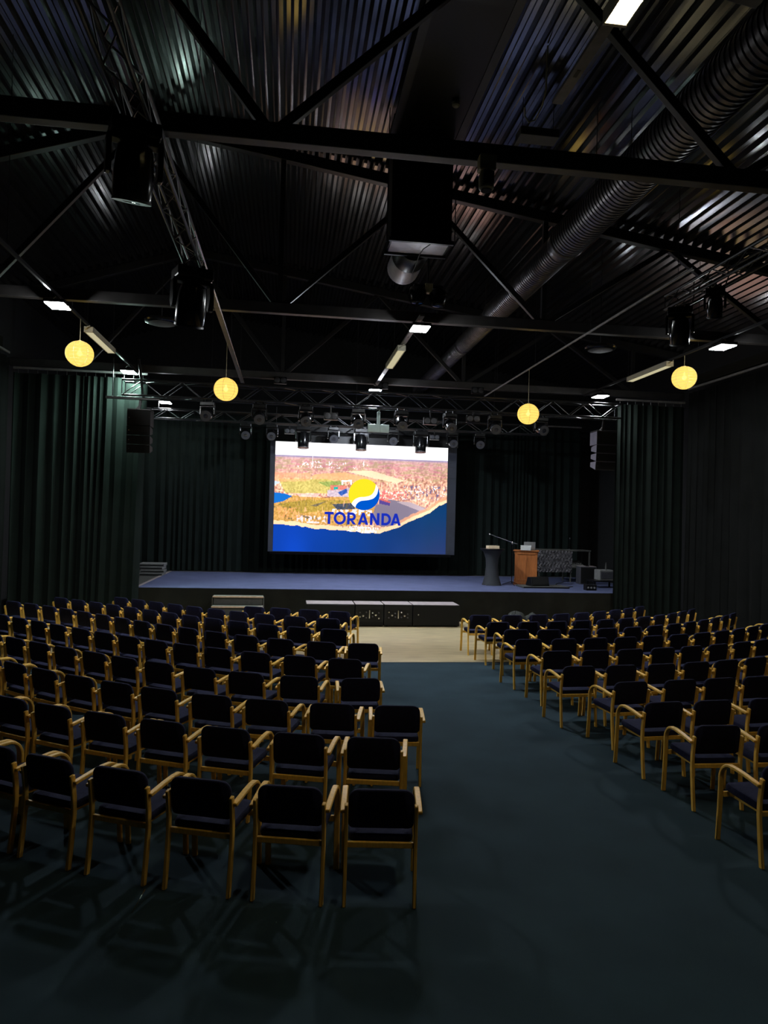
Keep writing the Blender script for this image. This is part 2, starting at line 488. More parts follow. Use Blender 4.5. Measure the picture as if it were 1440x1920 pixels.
t = thing("beam_spotlight", "cream spotlight clamped to the nearest roof truss", "spotlight", (1.88, 6.9, 6.2))
MB().box(1.80, 1.97, 6.86, 6.985, 6.17, 6.33).build("clamp", 'cream', t, bevel=0.015, world=True)
MB().lathe([(0.05, 0.0), (0.075, 0.02), (0.08, 0.14), (0.06, 0.2)], 16, (1.885, 6.92, 5.98)).build("lamp_body", 'cream', t, smooth=True, world=True)
MB().lathe([(0.055, -0.004), (0.055, 0.006)], 16, (1.885, 6.92, 5.98)).build("lens", 'lens', t, world=True)
MB().box(1.83, 1.94, 6.83, 6.86, 6.02, 6.14).build("vent_cover", 'black', t, world=True)

# ------------------------------------------------------------------ light rails under the trusses
RAILS = [(-3.95, 4.0, 19.0, "leftmost light rail running towards the stage"), (-1.32, 9.2, 19.6, "light rail left of the middle running towards the stage"),
         (2.19, 2.7, 5.82, "short rail behind the lit fluorescent fitting"), (2.25, 12.3, 19.05, "light rail in the middle of the hall"), (5.5, 9.2, 19.8, "light rail right of the middle running towards the stage"), (8.15, 4.0, 19.0, "rightmost light rail running towards the stage")]
for (xr, a, b, lab) in RAILS:
    t = thing("light_rail", lab, "rail", (xr, a, 6.24), group="light rails under the trusses")
    wide = 0.05 if abs(xr) > 3 and xr < 9 and xr != 5.5 else 0.08
    if xr == -1.32:
        MB().box(xr - 0.05, xr + 0.03, a, b, 6.25, 6.29).build("channel", 'rail', t, world=True)
        MB().tube((xr + 0.045, a, 6.245), (xr + 0.045, b, 6.245), 0.014, 8).build("conduit", 'chrome', t, smooth=True, world=True)
    elif xr == 5.5:
        MB().tube((xr, a, 6.26), (xr, b, 6.26), 0.022, 10).build("conduit", 'rail', t, smooth=True, world=True)
    elif abs(xr - 2.25) < 0.1:
        MB().box(xr - 0.045, xr + 0.045, a, b, 6.25, 6.28).build("channel", 'rail', t, world=True)
        y = a + 0.25
        while y < b:
            MB().box(xr - 0.015, xr + 0.015, y, y + 0.09, 6.246, 6.252).build("slot", 'black', t, world=True)
            y += 0.6
    else:
        MB().box(xr - 0.02, xr + 0.02, a, b, 6.25, 6.30).build("channel", 'steel', t, world=True)
    y = a + 0.4
    while y < b:
        if not any(abs(y - q) < 0.2 for q in (7.05, 12.95, 19.15)):
            strut("hanger_rod", (xr, y, 6.28), (xr, y, deck_z(xr) if abs(xr - 2.25) > 0.1 or y > 12 else 8.55), 0.005, 'steel', t)
        y += 3.0

# ------------------------------------------------------------------ fluorescent fittings
def tube_light(x, y0, y1, lit, label):
    t = thing("fluorescent_fitting", label, "lamp", (x, y0, 6.12), group="long lamp fittings on the rails")
    b = MB()
    b.box(x - 0.075, x + 0.075, y0, y1, 6.20, 6.235)
    b.box(x - 0.085, x - 0.075, y0, y1, 6.13, 6.235).box(x + 0.075, x + 0.085, y0, y1, 6.13, 6.235)
    b.build("housing", 'whitemetal', t, world=True)
    for y in (y0, y1):
        MB().box(x - 0.085, x + 0.085, y - 0.015, y + 0.015, 6.125, 6.235).build("end_cap", 'whitemetal', t, bevel=0.004, world=True)
    if lit:
        for dx in (-0.035, 0.035):
            MB().tube((x + dx, y0 + 0.03, 6.165), (x + dx, y1 - 0.03, 6.165), 0.013, 10).build("tube", 'tube', t, smooth=True, world=True)
        y = y0 + 0.08
        while y < y1 - 0.05:
            MB().box(x - 0.074, x + 0.074, y - 0.002, y + 0.002, 6.128, 6.15).build("louvre", 'whitemetal', t, world=True)
            y += 0.09
    else:
        MB().box(x - 0.065, x + 0.065, y0 + 0.02, y1 - 0.02, 6.13, 6.138).build("diffuser", 'tubedim', t, world=True)
        MB().path([(x - 0.03, y0 - 0.01, 6.2), (x - 0.05, y0 - 0.08, 6.17), (x, y0 - 0.12, 6.2), (x + 0.04, y0 - 0.07, 6.24)], 0.012, 6).build("cable", 'whitemetal', t, smooth=True, world=True)
tube_light(2.16, 2.75, 4.66, True, "brightly lit louvred fluorescent fitting at the top of the picture")
tube_light(-3.93, 14.4, 16.2, False, "dim cream lamp fitting beside the left paper lantern")
tube_light(2.22, 14.4, 16.2, False, "dim cream lamp fitting in the middle of the ceiling")
tube_light(8.10, 14.4, 16.2, False, "dim cream lamp fitting left of the rightmost paper lantern")

# ------------------------------------------------------------------ small LED floods
def flood(x, y, z, m, label, top):
    t = thing("led_flood", label, "floodlight", (x, y, z), group="small LED floods facing down")
    b = MB()
    b.box(x - 0.17, x + 0.17, y - 0.22, y + 0.22, z + 0.012, z + 0.07)
    b.build("housing", 'black', t, bevel=0.012, world=True)
    MB().box(x - 0.15, x + 0.15, y - 0.20, y + 0.20, z, z + 0.011).build("lens", m, t, world=True)
    br = MB().beam((x - 0.16, y, z + 0.05), (x - 0.03, y, z + 0.17), 0.03, 0.006).beam((x + 0.16, y, z + 0.05), (x + 0.03, y, z + 0.17), 0.03, 0.006)
    br.beam((x - 0.04, y, z + 0.17), (x + 0.04, y, z + 0.17), 0.03, 0.006)
    br.build("bracket", 'steel', t, world=True)
    if top < z:
        strut("pole", (x - 0.19, y, top), (x - 0.19, y, z + 0.07), 0.012, 'steel', t)
        strut("pole_arm", (x - 0.19, y, z + 0.06), (x - 0.16, y, z + 0.06), 0.012, 'steel', t)
    else:
        strut("pole", (x, y, z + 0.16), (x, y, top + 0.03), 0.012, 'steel', t)
flood(-3.95, 12.60, 6.10, 'flood', "lit LED flood above the left paper lantern", 6.25)
flood(2.27, 12.62, 6.10, 'flood', "lit LED flood in the middle below the twin lamp cluster", 6.25)
flood(8.15, 12.58, 6.10, 'flood', "lit LED flood above the rightmost paper lantern", 6.25)
flood(-3.93, 17.92, 6.05, 'floodteal', "lit LED flood above the left speaker column", 6.25)
flood(2.2, 18.75, 6.05, 'floodcool', "LED flood above the middle of the stage truss", 6.31)
flood(8.14, 17.92, 6.05, 'floodlow', "lit LED flood above the right speaker column", 6.25)
flood(-3.75, 22.03, 5.98, 'floodlow', "lit LED flood over the left corner of the stage", 5.75)

# ------------------------------------------------------------------ paper lanterns
def lantern(x, y, z, label, cord_x):
    r = 0.25
    t = thing("paper_lantern", label, "lantern", (x, y, z), group="round paper lanterns")
    prof = [(r * math.sin(PI * k / 24), -r * 0.96 * math.cos(PI * k / 24)) for k in range(2, 23)]
    vs, fs, n = [], [], 32
    for rr, zz in prof:
        for i in range(n):
            a = 2 * PI * i / n
            vs.append((rr * math.cos(a), rr * math.sin(a), zz))
    for k in range(len(prof) - 1):
        for i in range(n):
            fs.append((k * n + i, k * n + (i + 1) % n, (k + 1) * n + (i + 1) % n, (k + 1) * n + i))
    MB().add(vs, fs).build("shade", 'lantern', t, smooth=True)
    for k in range(4, 21, 2):
        rr, zz = (r + 0.0015) * math.sin(PI * k / 24), -r * 0.96 * math.cos(PI * k / 24)
        pts = [(rr * math.cos(2 * PI * i / 32), rr * math.sin(2 * PI * i / 32), zz) for i in range(33)]
        MB().path(pts, 0.0016, 4).build("wire_ring", 'cream', t)
    for j in range(6):
        a = 2 * PI * j / 6 + 0.35
        pts = [((r + 0.002) * math.sin(PI * k / 24) * math.cos(a), (r + 0.002) * math.sin(PI * k / 24) * math.sin(a), -(r + 0.002) * 0.96 * math.cos(PI * k / 24)) for k in range(2, 23)]
        MB().path(pts, 0.0022, 4).build("wire_rib", 'cream', t)
    MB().lathe([(0.004, -0.05), (0.035, -0.03), (0.05, 0.0), (0.035, 0.035), (0.015, 0.06), (0.015, 0.10)], 14).build("bulb", 'bulb', t, smooth=True)
    MB().tube((0, 0, 0.10), (0, 0, 6.26 - z), 0.005, 6).build("cord", 'cream', t)
    MB().lathe([(0.03, 0.235), (0.032, 0.245), (0.012, 0.26)], 14).build("top_ring", 'cream', t, smooth=True)
lantern(-3.95, 13.93, 5.60, "yellow paper lantern farthest left", 0)
lantern(-1.36, 15.15, 5.28, "yellow paper lantern second from the left", 0)
lantern(5.50, 16.0, 5.20, "yellow paper lantern just left of the right speaker column", 0)
lantern(8.15, 13.9, 5.78, "yellow paper lantern farthest right", 0)

# ------------------------------------------------------------------ aluminium box trusses
def box_truss(label, p, axis, length, size, bay, rc, rb):
    t = thing("lighting_truss", label, "lighting truss", p, group="black box trusses")
    P = Vector(p)
    A = Vector((1, 0, 0)) if axis == 'X' else Vector((0, 1, 0))
    B = Vector((0, 1, 0)) if axis == 'X' else Vector((1, 0, 0))
    C = Vector((0, 0, 1))
    cs = {}
    for i in (0, 1):
        for j in (0, 1):
            o = P + B * (size * i) + C * (size * j)
            cs[i, j] = o
            strut("chord", o, o + A * length, rc, 'truss', t)
    faces = [((0, 0), (0, 1)), ((1, 0), (1, 1)), ((0, 0), (1, 0)), ((0, 1), (1, 1))]
    n = max(1, round(length / bay))
    for a, b in faces:
        for k in range(n):
            s0, s1 = length * k / n, length * (k + 1) / n
            q0, q1 = (cs[a], cs[b]) if k % 2 == 0 else (cs[b], cs[a])
            strut("brace", q0 + A * s0, q1 + A * s1, rb, 'truss', t, 6)
    for e in (0.0, length):
        for a, b in faces:
            strut("end_bar", cs[a] + A * e, cs[b] + A * e, rb, 'truss', t, 6)
    return t
box_truss("long box truss across the front of the stage", (-3.95, 17.35, 5.42), 'X', 12.4, 0.36, 0.46, 0.024, 0.011)
rear = box_truss("box truss above the screen at the back of the stage", (-4.1, 21.75, 5.48), 'X', 12.2, 0.28, 0.42, 0.022, 0.010)
box_truss("box truss with the big moving lights on the left", (-1.49, 2.2, 6.04), 'Y', 8.1, 0.21, 0.42, 0.020, 0.009)
box_truss("box truss with moving lights on the right", (5.75, 2.2, 6.04), 'Y', 8.2, 0.21, 0.42, 0.020, 0.009)
for x in (-2.4, 2.0, 6.4):
    strut("hanger_chain", (x, 21.89, 5.76), (x, 21.89, deck_z(x) - 0.01), 0.010, 'steel', rear)
t = thing("truss_hoist", "black hoist bar above the left speaker column", "hoist", (-4.0, 17.5, 5.40))
MB().box(-4.35, -3.1, 17.48, 17.58, 5.34, 5.40).build("bar", 'steel', t, bevel=0.008, world=True)
strut("strap", (-4.2, 17.53, 5.4), (-4.2, 17.53, 6.31), 0.012, 'steel', t)
strut("strap", (-3.5, 17.53, 5.4), (-3.62, 17.53, 6.31), 0.03, 'steel', t)
t = thing("bracket_box", "pale green lit metal bracket below the middle of the truss", "bracket", (2.22, 17.9, 4.9))
MB().box(1.95, 2.18, 17.9, 17.98, 4.86, 5.06).build("plate", 'teallitmetal', t, bevel=0.006, world=True)
MB().box(2.26, 2.49, 17.9, 17.98, 4.86, 5.06).build("plate", 'teallitmetal', t, bevel=0.006, world=True)
MB().box(2.18, 2.26, 17.92, 17.98, 4.86, 5.38).build("stem", 'teallitmetal', t, bevel=0.006, world=True)
strut("clamp_arm", (2.22, 17.95, 5.38), (2.22, 17.72, 5.44), 0.012, 'teallitmetal', t)

# ------------------------------------------------------------------ moving head lights
def moving_head(x, y, ztop, s, tilt, pan, label, group):
    """base bolted under a truss, yoke with two arms, swivelling head"""
    t = thing("moving_light", label, "stage light", (x, y, ztop), pan, group)
    b = MB().box(-0.17 * s, 0.17 * s, -0.12 * s, 0.12 * s, -0.13 * s, -0.03 * s)
    b.build("base", 'black', t, bevel=0.015 * s)
    for dx in (-0.09, 0.09):
        MB().box((dx - 0.02) * s, (dx + 0.02) * s, -0.03 * s, 0.03 * s, -0.035 * s, 0.03).build("clamp", 'steel', t, bevel=0.004)
    k = MB()
    k.box(-0.19 * s, 0.19 * s, -0.05 * s, 0.05 * s, -0.165 * s, -0.13 * s)
    k.build("yoke", 'black', t, bevel=0.01 * s)
    for sg in (-1, 1):
        MB().prism([(-0.05 * s, -0.15 * s), (0.05 * s, -0.15 * s), (0.06 * s, -0.34 * s), (0.03 * s, -0.40 * s), (-0.03 * s, -0.40 * s), (-0.06 * s, -0.34 * s)], 0.04 * s,
                   lambda a, bb, d, sg=sg: (sg * (0.155 * s + d), a, bb)).build("yoke_arm", 'blackgloss', t, bevel=0.008 * s)
    h = MB().lathe([(0.07 * s, 0.17 * s), (0.115 * s, 0.145 * s), (0.13 * s, 0.08 * s), (0.14 * s, -0.05 * s), (0.135 * s, -0.19 * s), (0.125 * s, -0.21 * s)], 20)
    ho = h.build("head", 'blackgloss', t, smooth=True)
    ho.location = (0, 0, -0.335 * s)
    ho.rotation_euler = (tilt, 0, 0)
    MB().lathe([(0.135 * s, -0.205 * s), (0.138 * s, -0.225 * s), (0.122 * s, -0.226 * s)], 20).build("lens_ring", 'charcoal', ho, smooth=True)
    MB().lathe([(0.118 * s, -0.214 * s), (0.06 * s, -0.226 * s), (0.005, -0.230 * s)], 20).build("lens", 'lens', ho, smooth=True)
    return t
order = ["first", "second", "third", "fourth", "fifth", "sixth", "seventh", "eighth", "ninth", "tenth", "eleventh", "twelfth", "thirteenth", "fourteenth", "fifteenth"]
for k, x in enumerate([-1.99, -0.76, 0.37, 1.66, 2.74, 3.98, 5.15, 6.36]):
    moving_head(x, 17.53, 5.39, 0.95, math.radians([70, 60, 62, 60, 58, 60, 64, 72][k]), math.radians([-6, 4, 0, -3, 2, 5, -4, 8][k]) + PI,
                "black moving light under the front truss, %s from the left" % order[k], "moving lights on the front truss")
for k, x in enumerate([-1.34, -0.55, 0.40, 1.31, 2.17, 3.16, 4.03, 5.03, 5.92]):
    down = k in (2, 4, 6)
    moving_head(x, 21.78, 5.455, 1.25 if down else 0.95, math.radians(6 if down else 66), PI + math.radians([5, -4, 0, 3, 0, -3, 0, 4, -6][k]),
                "black moving light above the screen, %s from the left" % order[k], "moving lights on the rear truss")
moving_head(-1.40, 6.35, 6.03, 1.22, math.radians(18), math.radians(20), "biggest black moving light, on the left truss near the camera", "moving lights on the side trusses")
moving_head(-1.38, 9.95, 6.03, 1.45, math.radians(20), math.radians(25), "black moving light at the far end of the left truss", "moving lights on the side trusses")
moving_head(5.86, 10.15, 6.03, 1.05, math.radians(25), math.radians(-30), "black moving light at the far end of the right truss", "moving lights on the side trusses")
moving_head(5.86, 9.25, 6.03, 0.75, math.radians(30), math.radians(-30), "small black moving light on the right truss near the edge", "moving lights on the side trusses")

def lamp_cluster():
    t = thing("twin_lamp_cluster", "black cluster of two round lamps hanging below the air unit", "stage light", (2.35, 12.45, 6.31))
    for x, z in ((2.17, 6.34), (2.55, 6.31)):
        h = MB().lathe([(0.05, -0.13), (0.12, -0.10), (0.165, 0.0), (0.165, 0.10), (0.13, 0.16), (0.05, 0.18)], 20, (x, 12.42, z + 0.28), 'Z')
        p = h.build("lamp_body", 'blackgloss', t, smooth=True, world=True)
        MB().lathe([(0.115, -0.108), (0.1, -0.125), (0.01, -0.135)], 20, (x, 12.42, z + 0.28), 'Z').build("lens", 'lens', p, smooth=True, world=True)
    MB().box(2.30, 2.44, 12.36, 12.48, 6.70, 6.86).build("gear_box", 'amber', t, bevel=0.01, world=True)
    MB().box(2.10, 2.62, 12.38, 12.46, 6.78, 6.84).build("cross_bar", 'steel', t, world=True)
    strut("pole", (2.36, 12.42, 6.84), (2.36, 12.42, deck_z(2.36) - 0.03), 0.02, 'steel', t)
lamp_cluster()

for (x, lab) in ((-2.49, "flat black round fixture left of the middle of the ceiling"), (6.33, "flat black round fixture right of the middle of the ceiling")):
    t = thing("round_fixture", lab, "fixture", (x, 14.0, 6.28), group="flat round black fixtures")
    MB().lathe([(0.26, 0.0), (0.31, 0.015), (0.325, 0.04), (0.30, 0.075), (0.10, 0.10), (0.06, 0.14)], 28).build("disc", 'blackgloss', t, smooth=True)
    MB().lathe([(0.25, -0.006), (0.18, -0.012), (0.05, -0.012)], 28).build("diffuser", 'charcoal', t, smooth=True)
    strut("hanger_rod", (x, 14.0, 6.4), (x, 14.0, deck_z(x)), 0.008, 'steel', t)

# ------------------------------------------------------------------ two-lamp blinders
def blinder(x, y, z, s, label, top):
    t = thing("blinder_light", label, "stage light", (x, y, z), 0, "two-lamp blinder lights")
    MB().box(-0.17 * s, 0.17 * s, 0, 0.12 * s, -0.09 * s, 0.09 * s).build("housing", 'black', t, bevel=0.01)
    for dx in (-0.083, 0.083):
        MB().lathe([(0.07 * s, 0.0), (0.074 * s, -0.012), (0.066 * s, -0.014)], 18, (dx * s, 0, 0), 'Y').build("lamp_ring", 'charcoal', t, smooth=True)
        MB().lathe([(0.064 * s, -0.010), (0.045 * s, -0.006), (0.012 * s, -0.002)], 18, (dx * s, 0, 0), 'Y').build("lamp_lens", 'amber', t, smooth=True)
    MB().beam((0, 0.06 * s, 0.08 * s), (0, 0.06 * s, top - z), 0.03, 0.01).build("hanger", 'steel', t)
for k, x in enumerate((-0.30, 2.43, 5.09)):
    blinder(x, 19.03, 6.27, 1.0, "two-lamp blinder on the roof truss above the stage, %s" % ("left", "middle", "right")[k], 6.36)
for k, (x, z) in enumerate(((0.97, 5.13), (3.44, 5.12), (4.53, 5.22))):
    blinder(x, 17.29, z, 1.0, "two-lamp blinder hanging under the front truss, %s from the left" % order[k], 5.43)
for k, (x, z) in enumerate(((-0.02, 5.25), (2.25, 5.25), (4.46, 5.25))):
    blinder(x, 21.70, z, 0.9, "two-lamp blinder on the rear truss above the screen, %s from the left" % order[k], 5.49)

# ------------------------------------------------------------------ speaker columns
def line_array(x, y, ztop, tilts, side_mat, label):
    t = thing("speaker_column", label, "loudspeaker", (x, y, ztop), 0, "hanging speaker columns")
    MB().box(-0.27, 0.27, 0.0, 0.42, -0.03, 0.0).build("top_frame", 'steel', t, bevel=0.004)
    MB().beam((-0.03, 0.2, 0.0), (0.0, 0.2, 0.30), 0.05, 0.08).build("hanging_link", 'steel', t)
    MB().beam((-0.12, 0.2, 0.0), (0.02, 0.2, 0.16), 0.02, 0.03).build("link_arm", 'rail', t)
    z, yy = -0.035, 0.0
    for k, (h, tl) in enumerate(tilts):
        d = 0.42 if k == 0 else 0.33
        o = bpy.data.objects.new("cabinet", MB().prism([(0, 0), (d, -0.05 if k else 0.0), (d, -h + (0.05 if k else 0.0)), (0, -h)], 0.54,
            lambda a, b, w: (w - 0.27, a, b)).mesh("cabinet", side_mat, bevel=0.008))
        COL.objects.link(o)
        o.parent = t
        o.location = (0, yy, z)
        o.rotation_euler = (math.radians(tl), 0, 0)
        MB().box(-0.265, 0.265, -0.012, 0.004, -h + 0.008, -0.008).build("grille", 'grille', o)
        MB().lathe([(0.010, -0.016), (0.006, -0.018)], 10, (-0.215, 0, -h / 2), 'Y').build("badge", 'chrome', o)
        z -= h * math.cos(math.radians(tl)) + 0.006
        yy += h * math.sin(math.radians(tl))
    return t
line_array(-3.56, 17.4, 5.11, [(0.36, 0), (0.22, 2), (0.21, 3), (0.20, 5)], 'speaker', "black speaker column hanging at the left of the stage")
line_array(8.10, 17.4, 5.10, [(0.34, 0), (0.21, 3), (0.21, 6), (0.22, 9)], 'speakerside', "speaker column with grey sides hanging at the right of the stage")

# ------------------------------------------------------------------ drapes
def drape(label, p0, p1, z0, z1, amp, lam, m, seed, lean=0.0, hooks=True, rail=True):
    rnd = random.Random(seed)
    p0, p1 = Vector((*p0, 0)), Vector((*p1, 0))
    d = p1 - p0
    L = d.length
    d.normalize()
    nrm = Vector((d.y, -d.x, 0))
    t = thing("curtain", label, "curtain", (p0.x, p0.y, z0))
    ns = int(L / 0.035)
    ph = [rnd.uniform(0, 6.28) for _ in range(4)]
    s_of = []
    acc = 0.0
    for i in range(ns + 1):
        s = L * i / ns
        acc += (L / ns) / (lam * (1 + 0.35 * math.sin(s * 1.7 + ph[0]) + 0.2 * math.sin(s * 4.3 + ph[1])))
        s_of.append((s, acc))
    nz = 14
    vs, fs = [], []
    for j in range(nz + 1):
        v = j / nz
        z = z1 + (z0 - z1) * v
        for (s, a) in s_of:
            g = 0.55 + 0.45 * v
            off = amp * g * math.sin(2 * PI * a + 0.35 * math.sin(3 * v + s)) + 0.4 * amp * math.sin(2 * PI * a * 0.37 + ph[2] + v)
            q = p0 + d * (s + lean * v * (s / L) + 0.03 * math.sin(2 * PI * a * 2) * g) + nrm * off
            vs.append((q.x, q.y, z))
    n = ns + 1
    for j in range(nz):
        for i in range(ns):
            fs.append((j * n + i, j * n + i + 1, (j + 1) * n + i + 1, (j + 1) * n + i))
    MB().add(vs, fs).build("fabric", m, t, smooth=True, world=True)
    if rail:
        MB().beam((p0.x, p0.y, z1 + 0.12), (p1.x, p1.y, z1 + 0.12), 0.05, 0.05).build("track", 'rail', t, world=True)
    if hooks:
        k = int(L / 0.22)
        for i in range(k):
            q = p0 + d * (L * (i + 0.5) / k)
            strut("hook", (q.x, q.y, z1 - 0.01), (q.x, q.y, z1 + 0.1), 0.006, 'steel', t, 5)
    return t
drape("dark green drape left of the stage opening", (-6.7, 18.27), (-3.55, 18.27), 0.02, 5.98, 0.07, 0.27, 'drape', 3, lean=-0.1)
drape("black drape right of the stage opening", (8.75, 18.27), (10.75, 18.27), 0.02, 5.95, 0.07, 0.24, 'drape', 5, lean=0.0)
drape("black drape along the left side wall", (-6.75, 5.0), (-6.75, 18.1), 0.02, 6.3, 0.06, 0.33, 'drape2', 11, hooks=False)
drape("black drape along the right side wall", (10.75, 18.1), (10.75, 5.0), 0.02, 6.3, 0.06, 0.33, 'drape2', 12, hooks=False)
drape("black backdrop behind the screen across the stage", (-5.2, 23.95), (10.2, 23.95), STAGE_Z + 0.01, 5.95, 0.06, 0.26, 'drape', 21, hooks=False)
for nm, xs in (("dark panel strip along the top of the left wall", X0 + 0.25), ("dark panel strip along the top of the right wall", X1 - 0.40)):
    o = MB().box(xs - 0.03, xs + 0.03, 6.0, 17.9, 6.5, 6.74).build("wall_panel", 'skirt')
    tag(o, nm, "panel")

# ------------------------------------------------------------------ stage
st = thing("stage", "low stage with blue carpet and black cloth front", "stage", (2.2, STAGE_Y, 0), kind='structure')
MB().box(-6.4, 10.4, STAGE_Y, 24.9, STAGE_Z - 0.10, STAGE_Z - 0.008).build("platform", 'darkgrey', st, world=True)
MB().box(-3.66, 10.3, STAGE_Y - 0.005, 23.6, STAGE_Z - 0.012, STAGE_Z).build("carpet", 'stagecarpet', st, bevel=0.004, world=True)
MB().box(-3.74, -3.66, STAGE_Y, 23.6, STAGE_Z - 0.01, STAGE_Z + 0.006).build("edge_strip", 'greytop', st, world=True)
for x in (-3.5, 0.0, 3.5, 7.0, 10.0):
    for y in (19.0, 22.0, 24.5):
        MB().box(x - 0.03, x + 0.03, y - 0.03, y + 0.03, 0.0, STAGE_Z - 0.1).build("leg", 'steel', st, world=True)
rnd = random.Random(4)
vs, fs = [], []
nx, nz = 420, 6
for j in range(nz + 1):
    v = j / nz
    for i in range(nx + 1):
        x = -6.3 + 16.6 * i / nx
        off = v * (0.035 * math.sin(x * 5.1 + 1.3 * math.sin(x * 0.9) + v * 2.0) + 0.02 * math.sin(x * 13.0 + 2 * v))
        vs.append((x, STAGE_Y - 0.02 - 0.03 * v + off * 0.8, (STAGE_Z - 0.015) * (1 - v) + 0.005 * v))
for j in range(nz):
    for i in range(nx):
        a = j * (nx + 1) + i
        fs.append((a, a + 1, a + nx + 2, a + nx + 1))
MB().add(vs, fs).build("skirt", 'skirt', st, smooth=True, world=True)

# ------------------------------------------------------------------ video wall
SX0, SX1, SZ0, SZ1, SY = -0.45, 5.12, 1.56, 5.03, 22.7
def value_noise(h, w, cells_y, cells_x, rng):
    g = rng.random((cells_y + 2, cells_x + 2))
    yy = np.linspace(0, cells_y, h)
    xx = np.linspace(0, cells_x, w)
    y0 = np.floor(yy).astype(int)
    x0 = np.floor(xx).astype(int)
    fy = (yy - y0)[:, None]
    fx = (xx - x0)[None, :]
    fy = fy * fy * (3 - 2 * fy)
    fx = fx * fx * (3 - 2 * fx)
    a = g[np.ix_(y0, x0)] * (1 - fx) + g[np.ix_(y0, x0 + 1)] * fx
    b = g[np.ix_(y0 + 1, x0)] * (1 - fx) + g[np.ix_(y0 + 1, x0 + 1)] * fx
    return a * (1 - fy) + b * fy

def aerial_picture(W, H):
    """bright aerial view of a headland: sky, forest, fields, harbour and blue water (sRGB 0..1)"""
    rng = np.random.default_rng(5)
    u = np.linspace(0, 1, W)[None, :] * np.ones((H, 1))
    v = np.linspace(0, 1, H)[:, None] * np.ones((1, W))
    n1 = value_noise(H, W, 60, 100, rng)
    n2 = value_noise(H, W, 26, 44, rng)
    n3 = value_noise(H, W, 70, 190, rng)
    n4 = value_noise(H, W, 110, 40, rng)
    nl = value_noise(H, W, 5, 8, rng)
    img = np.zeros((H, W, 3))
    def put(mask, c, k=1.0):
        mask = (mask.astype(float) if mask.dtype == bool else mask)[..., None] * k
        img[:] = img * (1 - mask) + np.array(c)[None, None, :] * mask
    def poly(pts, soft=None):
        inside = np.zeros((H, W), bool)
        for i in range(len(pts)):
            (xa, ya), (xb, yb) = pts[i], pts[(i + 1) % len(pts)]
            cond = ((ya > v) != (yb > v)) & (u < (xb - xa) * (v - ya) / (yb - ya + 1e-9) + xa)
            inside ^= cond
        return inside
    n5 = value_noise(H, W, 94, 150, rng)
    n6 = value_noise(H, W, 40, 150, rng)
    img[:] = (0.84, 0.63, 0.53)
    # forest mottling: bare crowns, shadows, vertical streaks
    img += ((n5 - 0.5) * 0.34 + (n6 - 0.5) * 0.22 + (n2 - 0.5) * 0.16)[..., None] * np.array([1.0, 0.95, 0.85])
    put(np.clip((0.40 - n1) * 4, 0, 1), (0.60, 0.36, 0.38), 0.6)
    put(np.clip((n6 - 0.66) * 5, 0, 1), (0.98, 0.80, 0.66), 0.6)
    far = np.clip((0.33 - v) / 0.2, 0, 1)
    put(far, (0.74, 0.60, 0.64), 0.72)
    put(((v > 0.14) & (v < 0.34)) * np.clip((n4 - 0.5) * 4, 0, 1), (0.62, 0.56, 0.40), 0.55)
    put(((v > 0.15) & (v < 0.30)) * np.clip((0.42 - n4) * 5, 0, 1), (0.74, 0.45, 0.50), 0.5)
    put((v > 0.165) & (v < 0.225) & (n5 > 0.70) & (n2 > 0.45) & (u > 0.1) & (u < 0.55), (0.95, 0.92, 0.95), 0.75)
    put(np.exp(-((v - 0.125) / 0.012) ** 2), (0.52, 0.50, 0.66), 0.8)
    # fields
    put(poly([(0.40, 0.25), (0.55, 0.235), (0.75, 0.32), (0.70, 0.345), (0.50, 0.285)]), (0.93, 0.80, 0.66), 0.9)
    put(poly([(0.22, 0.29), (0.40, 0.26), (0.60, 0.33), (0.48, 0.36), (0.20, 0.33)]), (0.88, 0.66, 0.45), 0.8)
    put(poly([(0.02, 0.34), (0.30, 0.33), (0.37, 0.36), (0.30, 0.46), (0.06, 0.47)]), (0.70, 0.66, 0.34), 0.85)
    put(poly([(0.24, 0.36), (0.37, 0.34), (0.40, 0.38), (0.30, 0.40)]), (0.50, 0.58, 0.30), 0.8)
    put(poly([(0.0, 0.28), (0.2, 0.28), (0.2, 0.35), (0.0, 0.37)]), (0.90, 0.62, 0.45), 0.6)
    # headland grass
    put(poly([(0.0, 0.56), (0.10, 0.49), (0.30, 0.50), (0.56, 0.46), (0.60, 0.70), (0.45, 0.76), (0.0, 0.74)]), (0.74, 0.56, 0.28), 0.92)
    put(poly([(0.02, 0.57), (0.2, 0.52), (0.42, 0.52), (0.40, 0.60), (0.1, 0.66)]), (0.55, 0.50, 0.18), 0.6)
    put(poly([(0.33, 0.56), (0.46, 0.54), (0.46, 0.60), (0.36, 0.61)]), (0.20, 0.24, 0.34), 0.9)
    put(poly([(0.20, 0.58), (0.30, 0.53), (0.24, 0.585)]), (0.32, 0.30, 0.30), 0.7)
    put(poly([(0.14, 0.66), (0.22, 0.69), (0.20, 0.71)]), (0.30, 0.30, 0.30), 0.7)
    put(poly([(0.12, 0.47), (0.26, 0.46), (0.24, 0.50), (0.14, 0.50)]), (0.90, 0.70, 0.66), 0.8)
    # car park, road and buildings
    put(poly([(0.58, 0.56), (0.66, 0.50), (0.80, 0.53), (0.89, 0.58), (0.76, 0.72), (0.62, 0.76), (0.56, 0.70)]), (0.47, 0.43, 0.50), 1.0)
    put(poly([(0.70, 0.52), (0.78, 0.515), (0.88, 0.58), (0.84, 0.60)]), (0.72, 0.64, 0.66), 0.8)
    put(poly([(0.30, 0.43), (0.44, 0.40), (0.43, 0.49), (0.30, 0.49)]), (0.72, 0.66, 0.72), 0.9)
    put(poly([(0.315, 0.385), (0.41, 0.38), (0.41, 0.42), (0.315, 0.43)]), (0.80, 0.45, 0.40), 0.9)
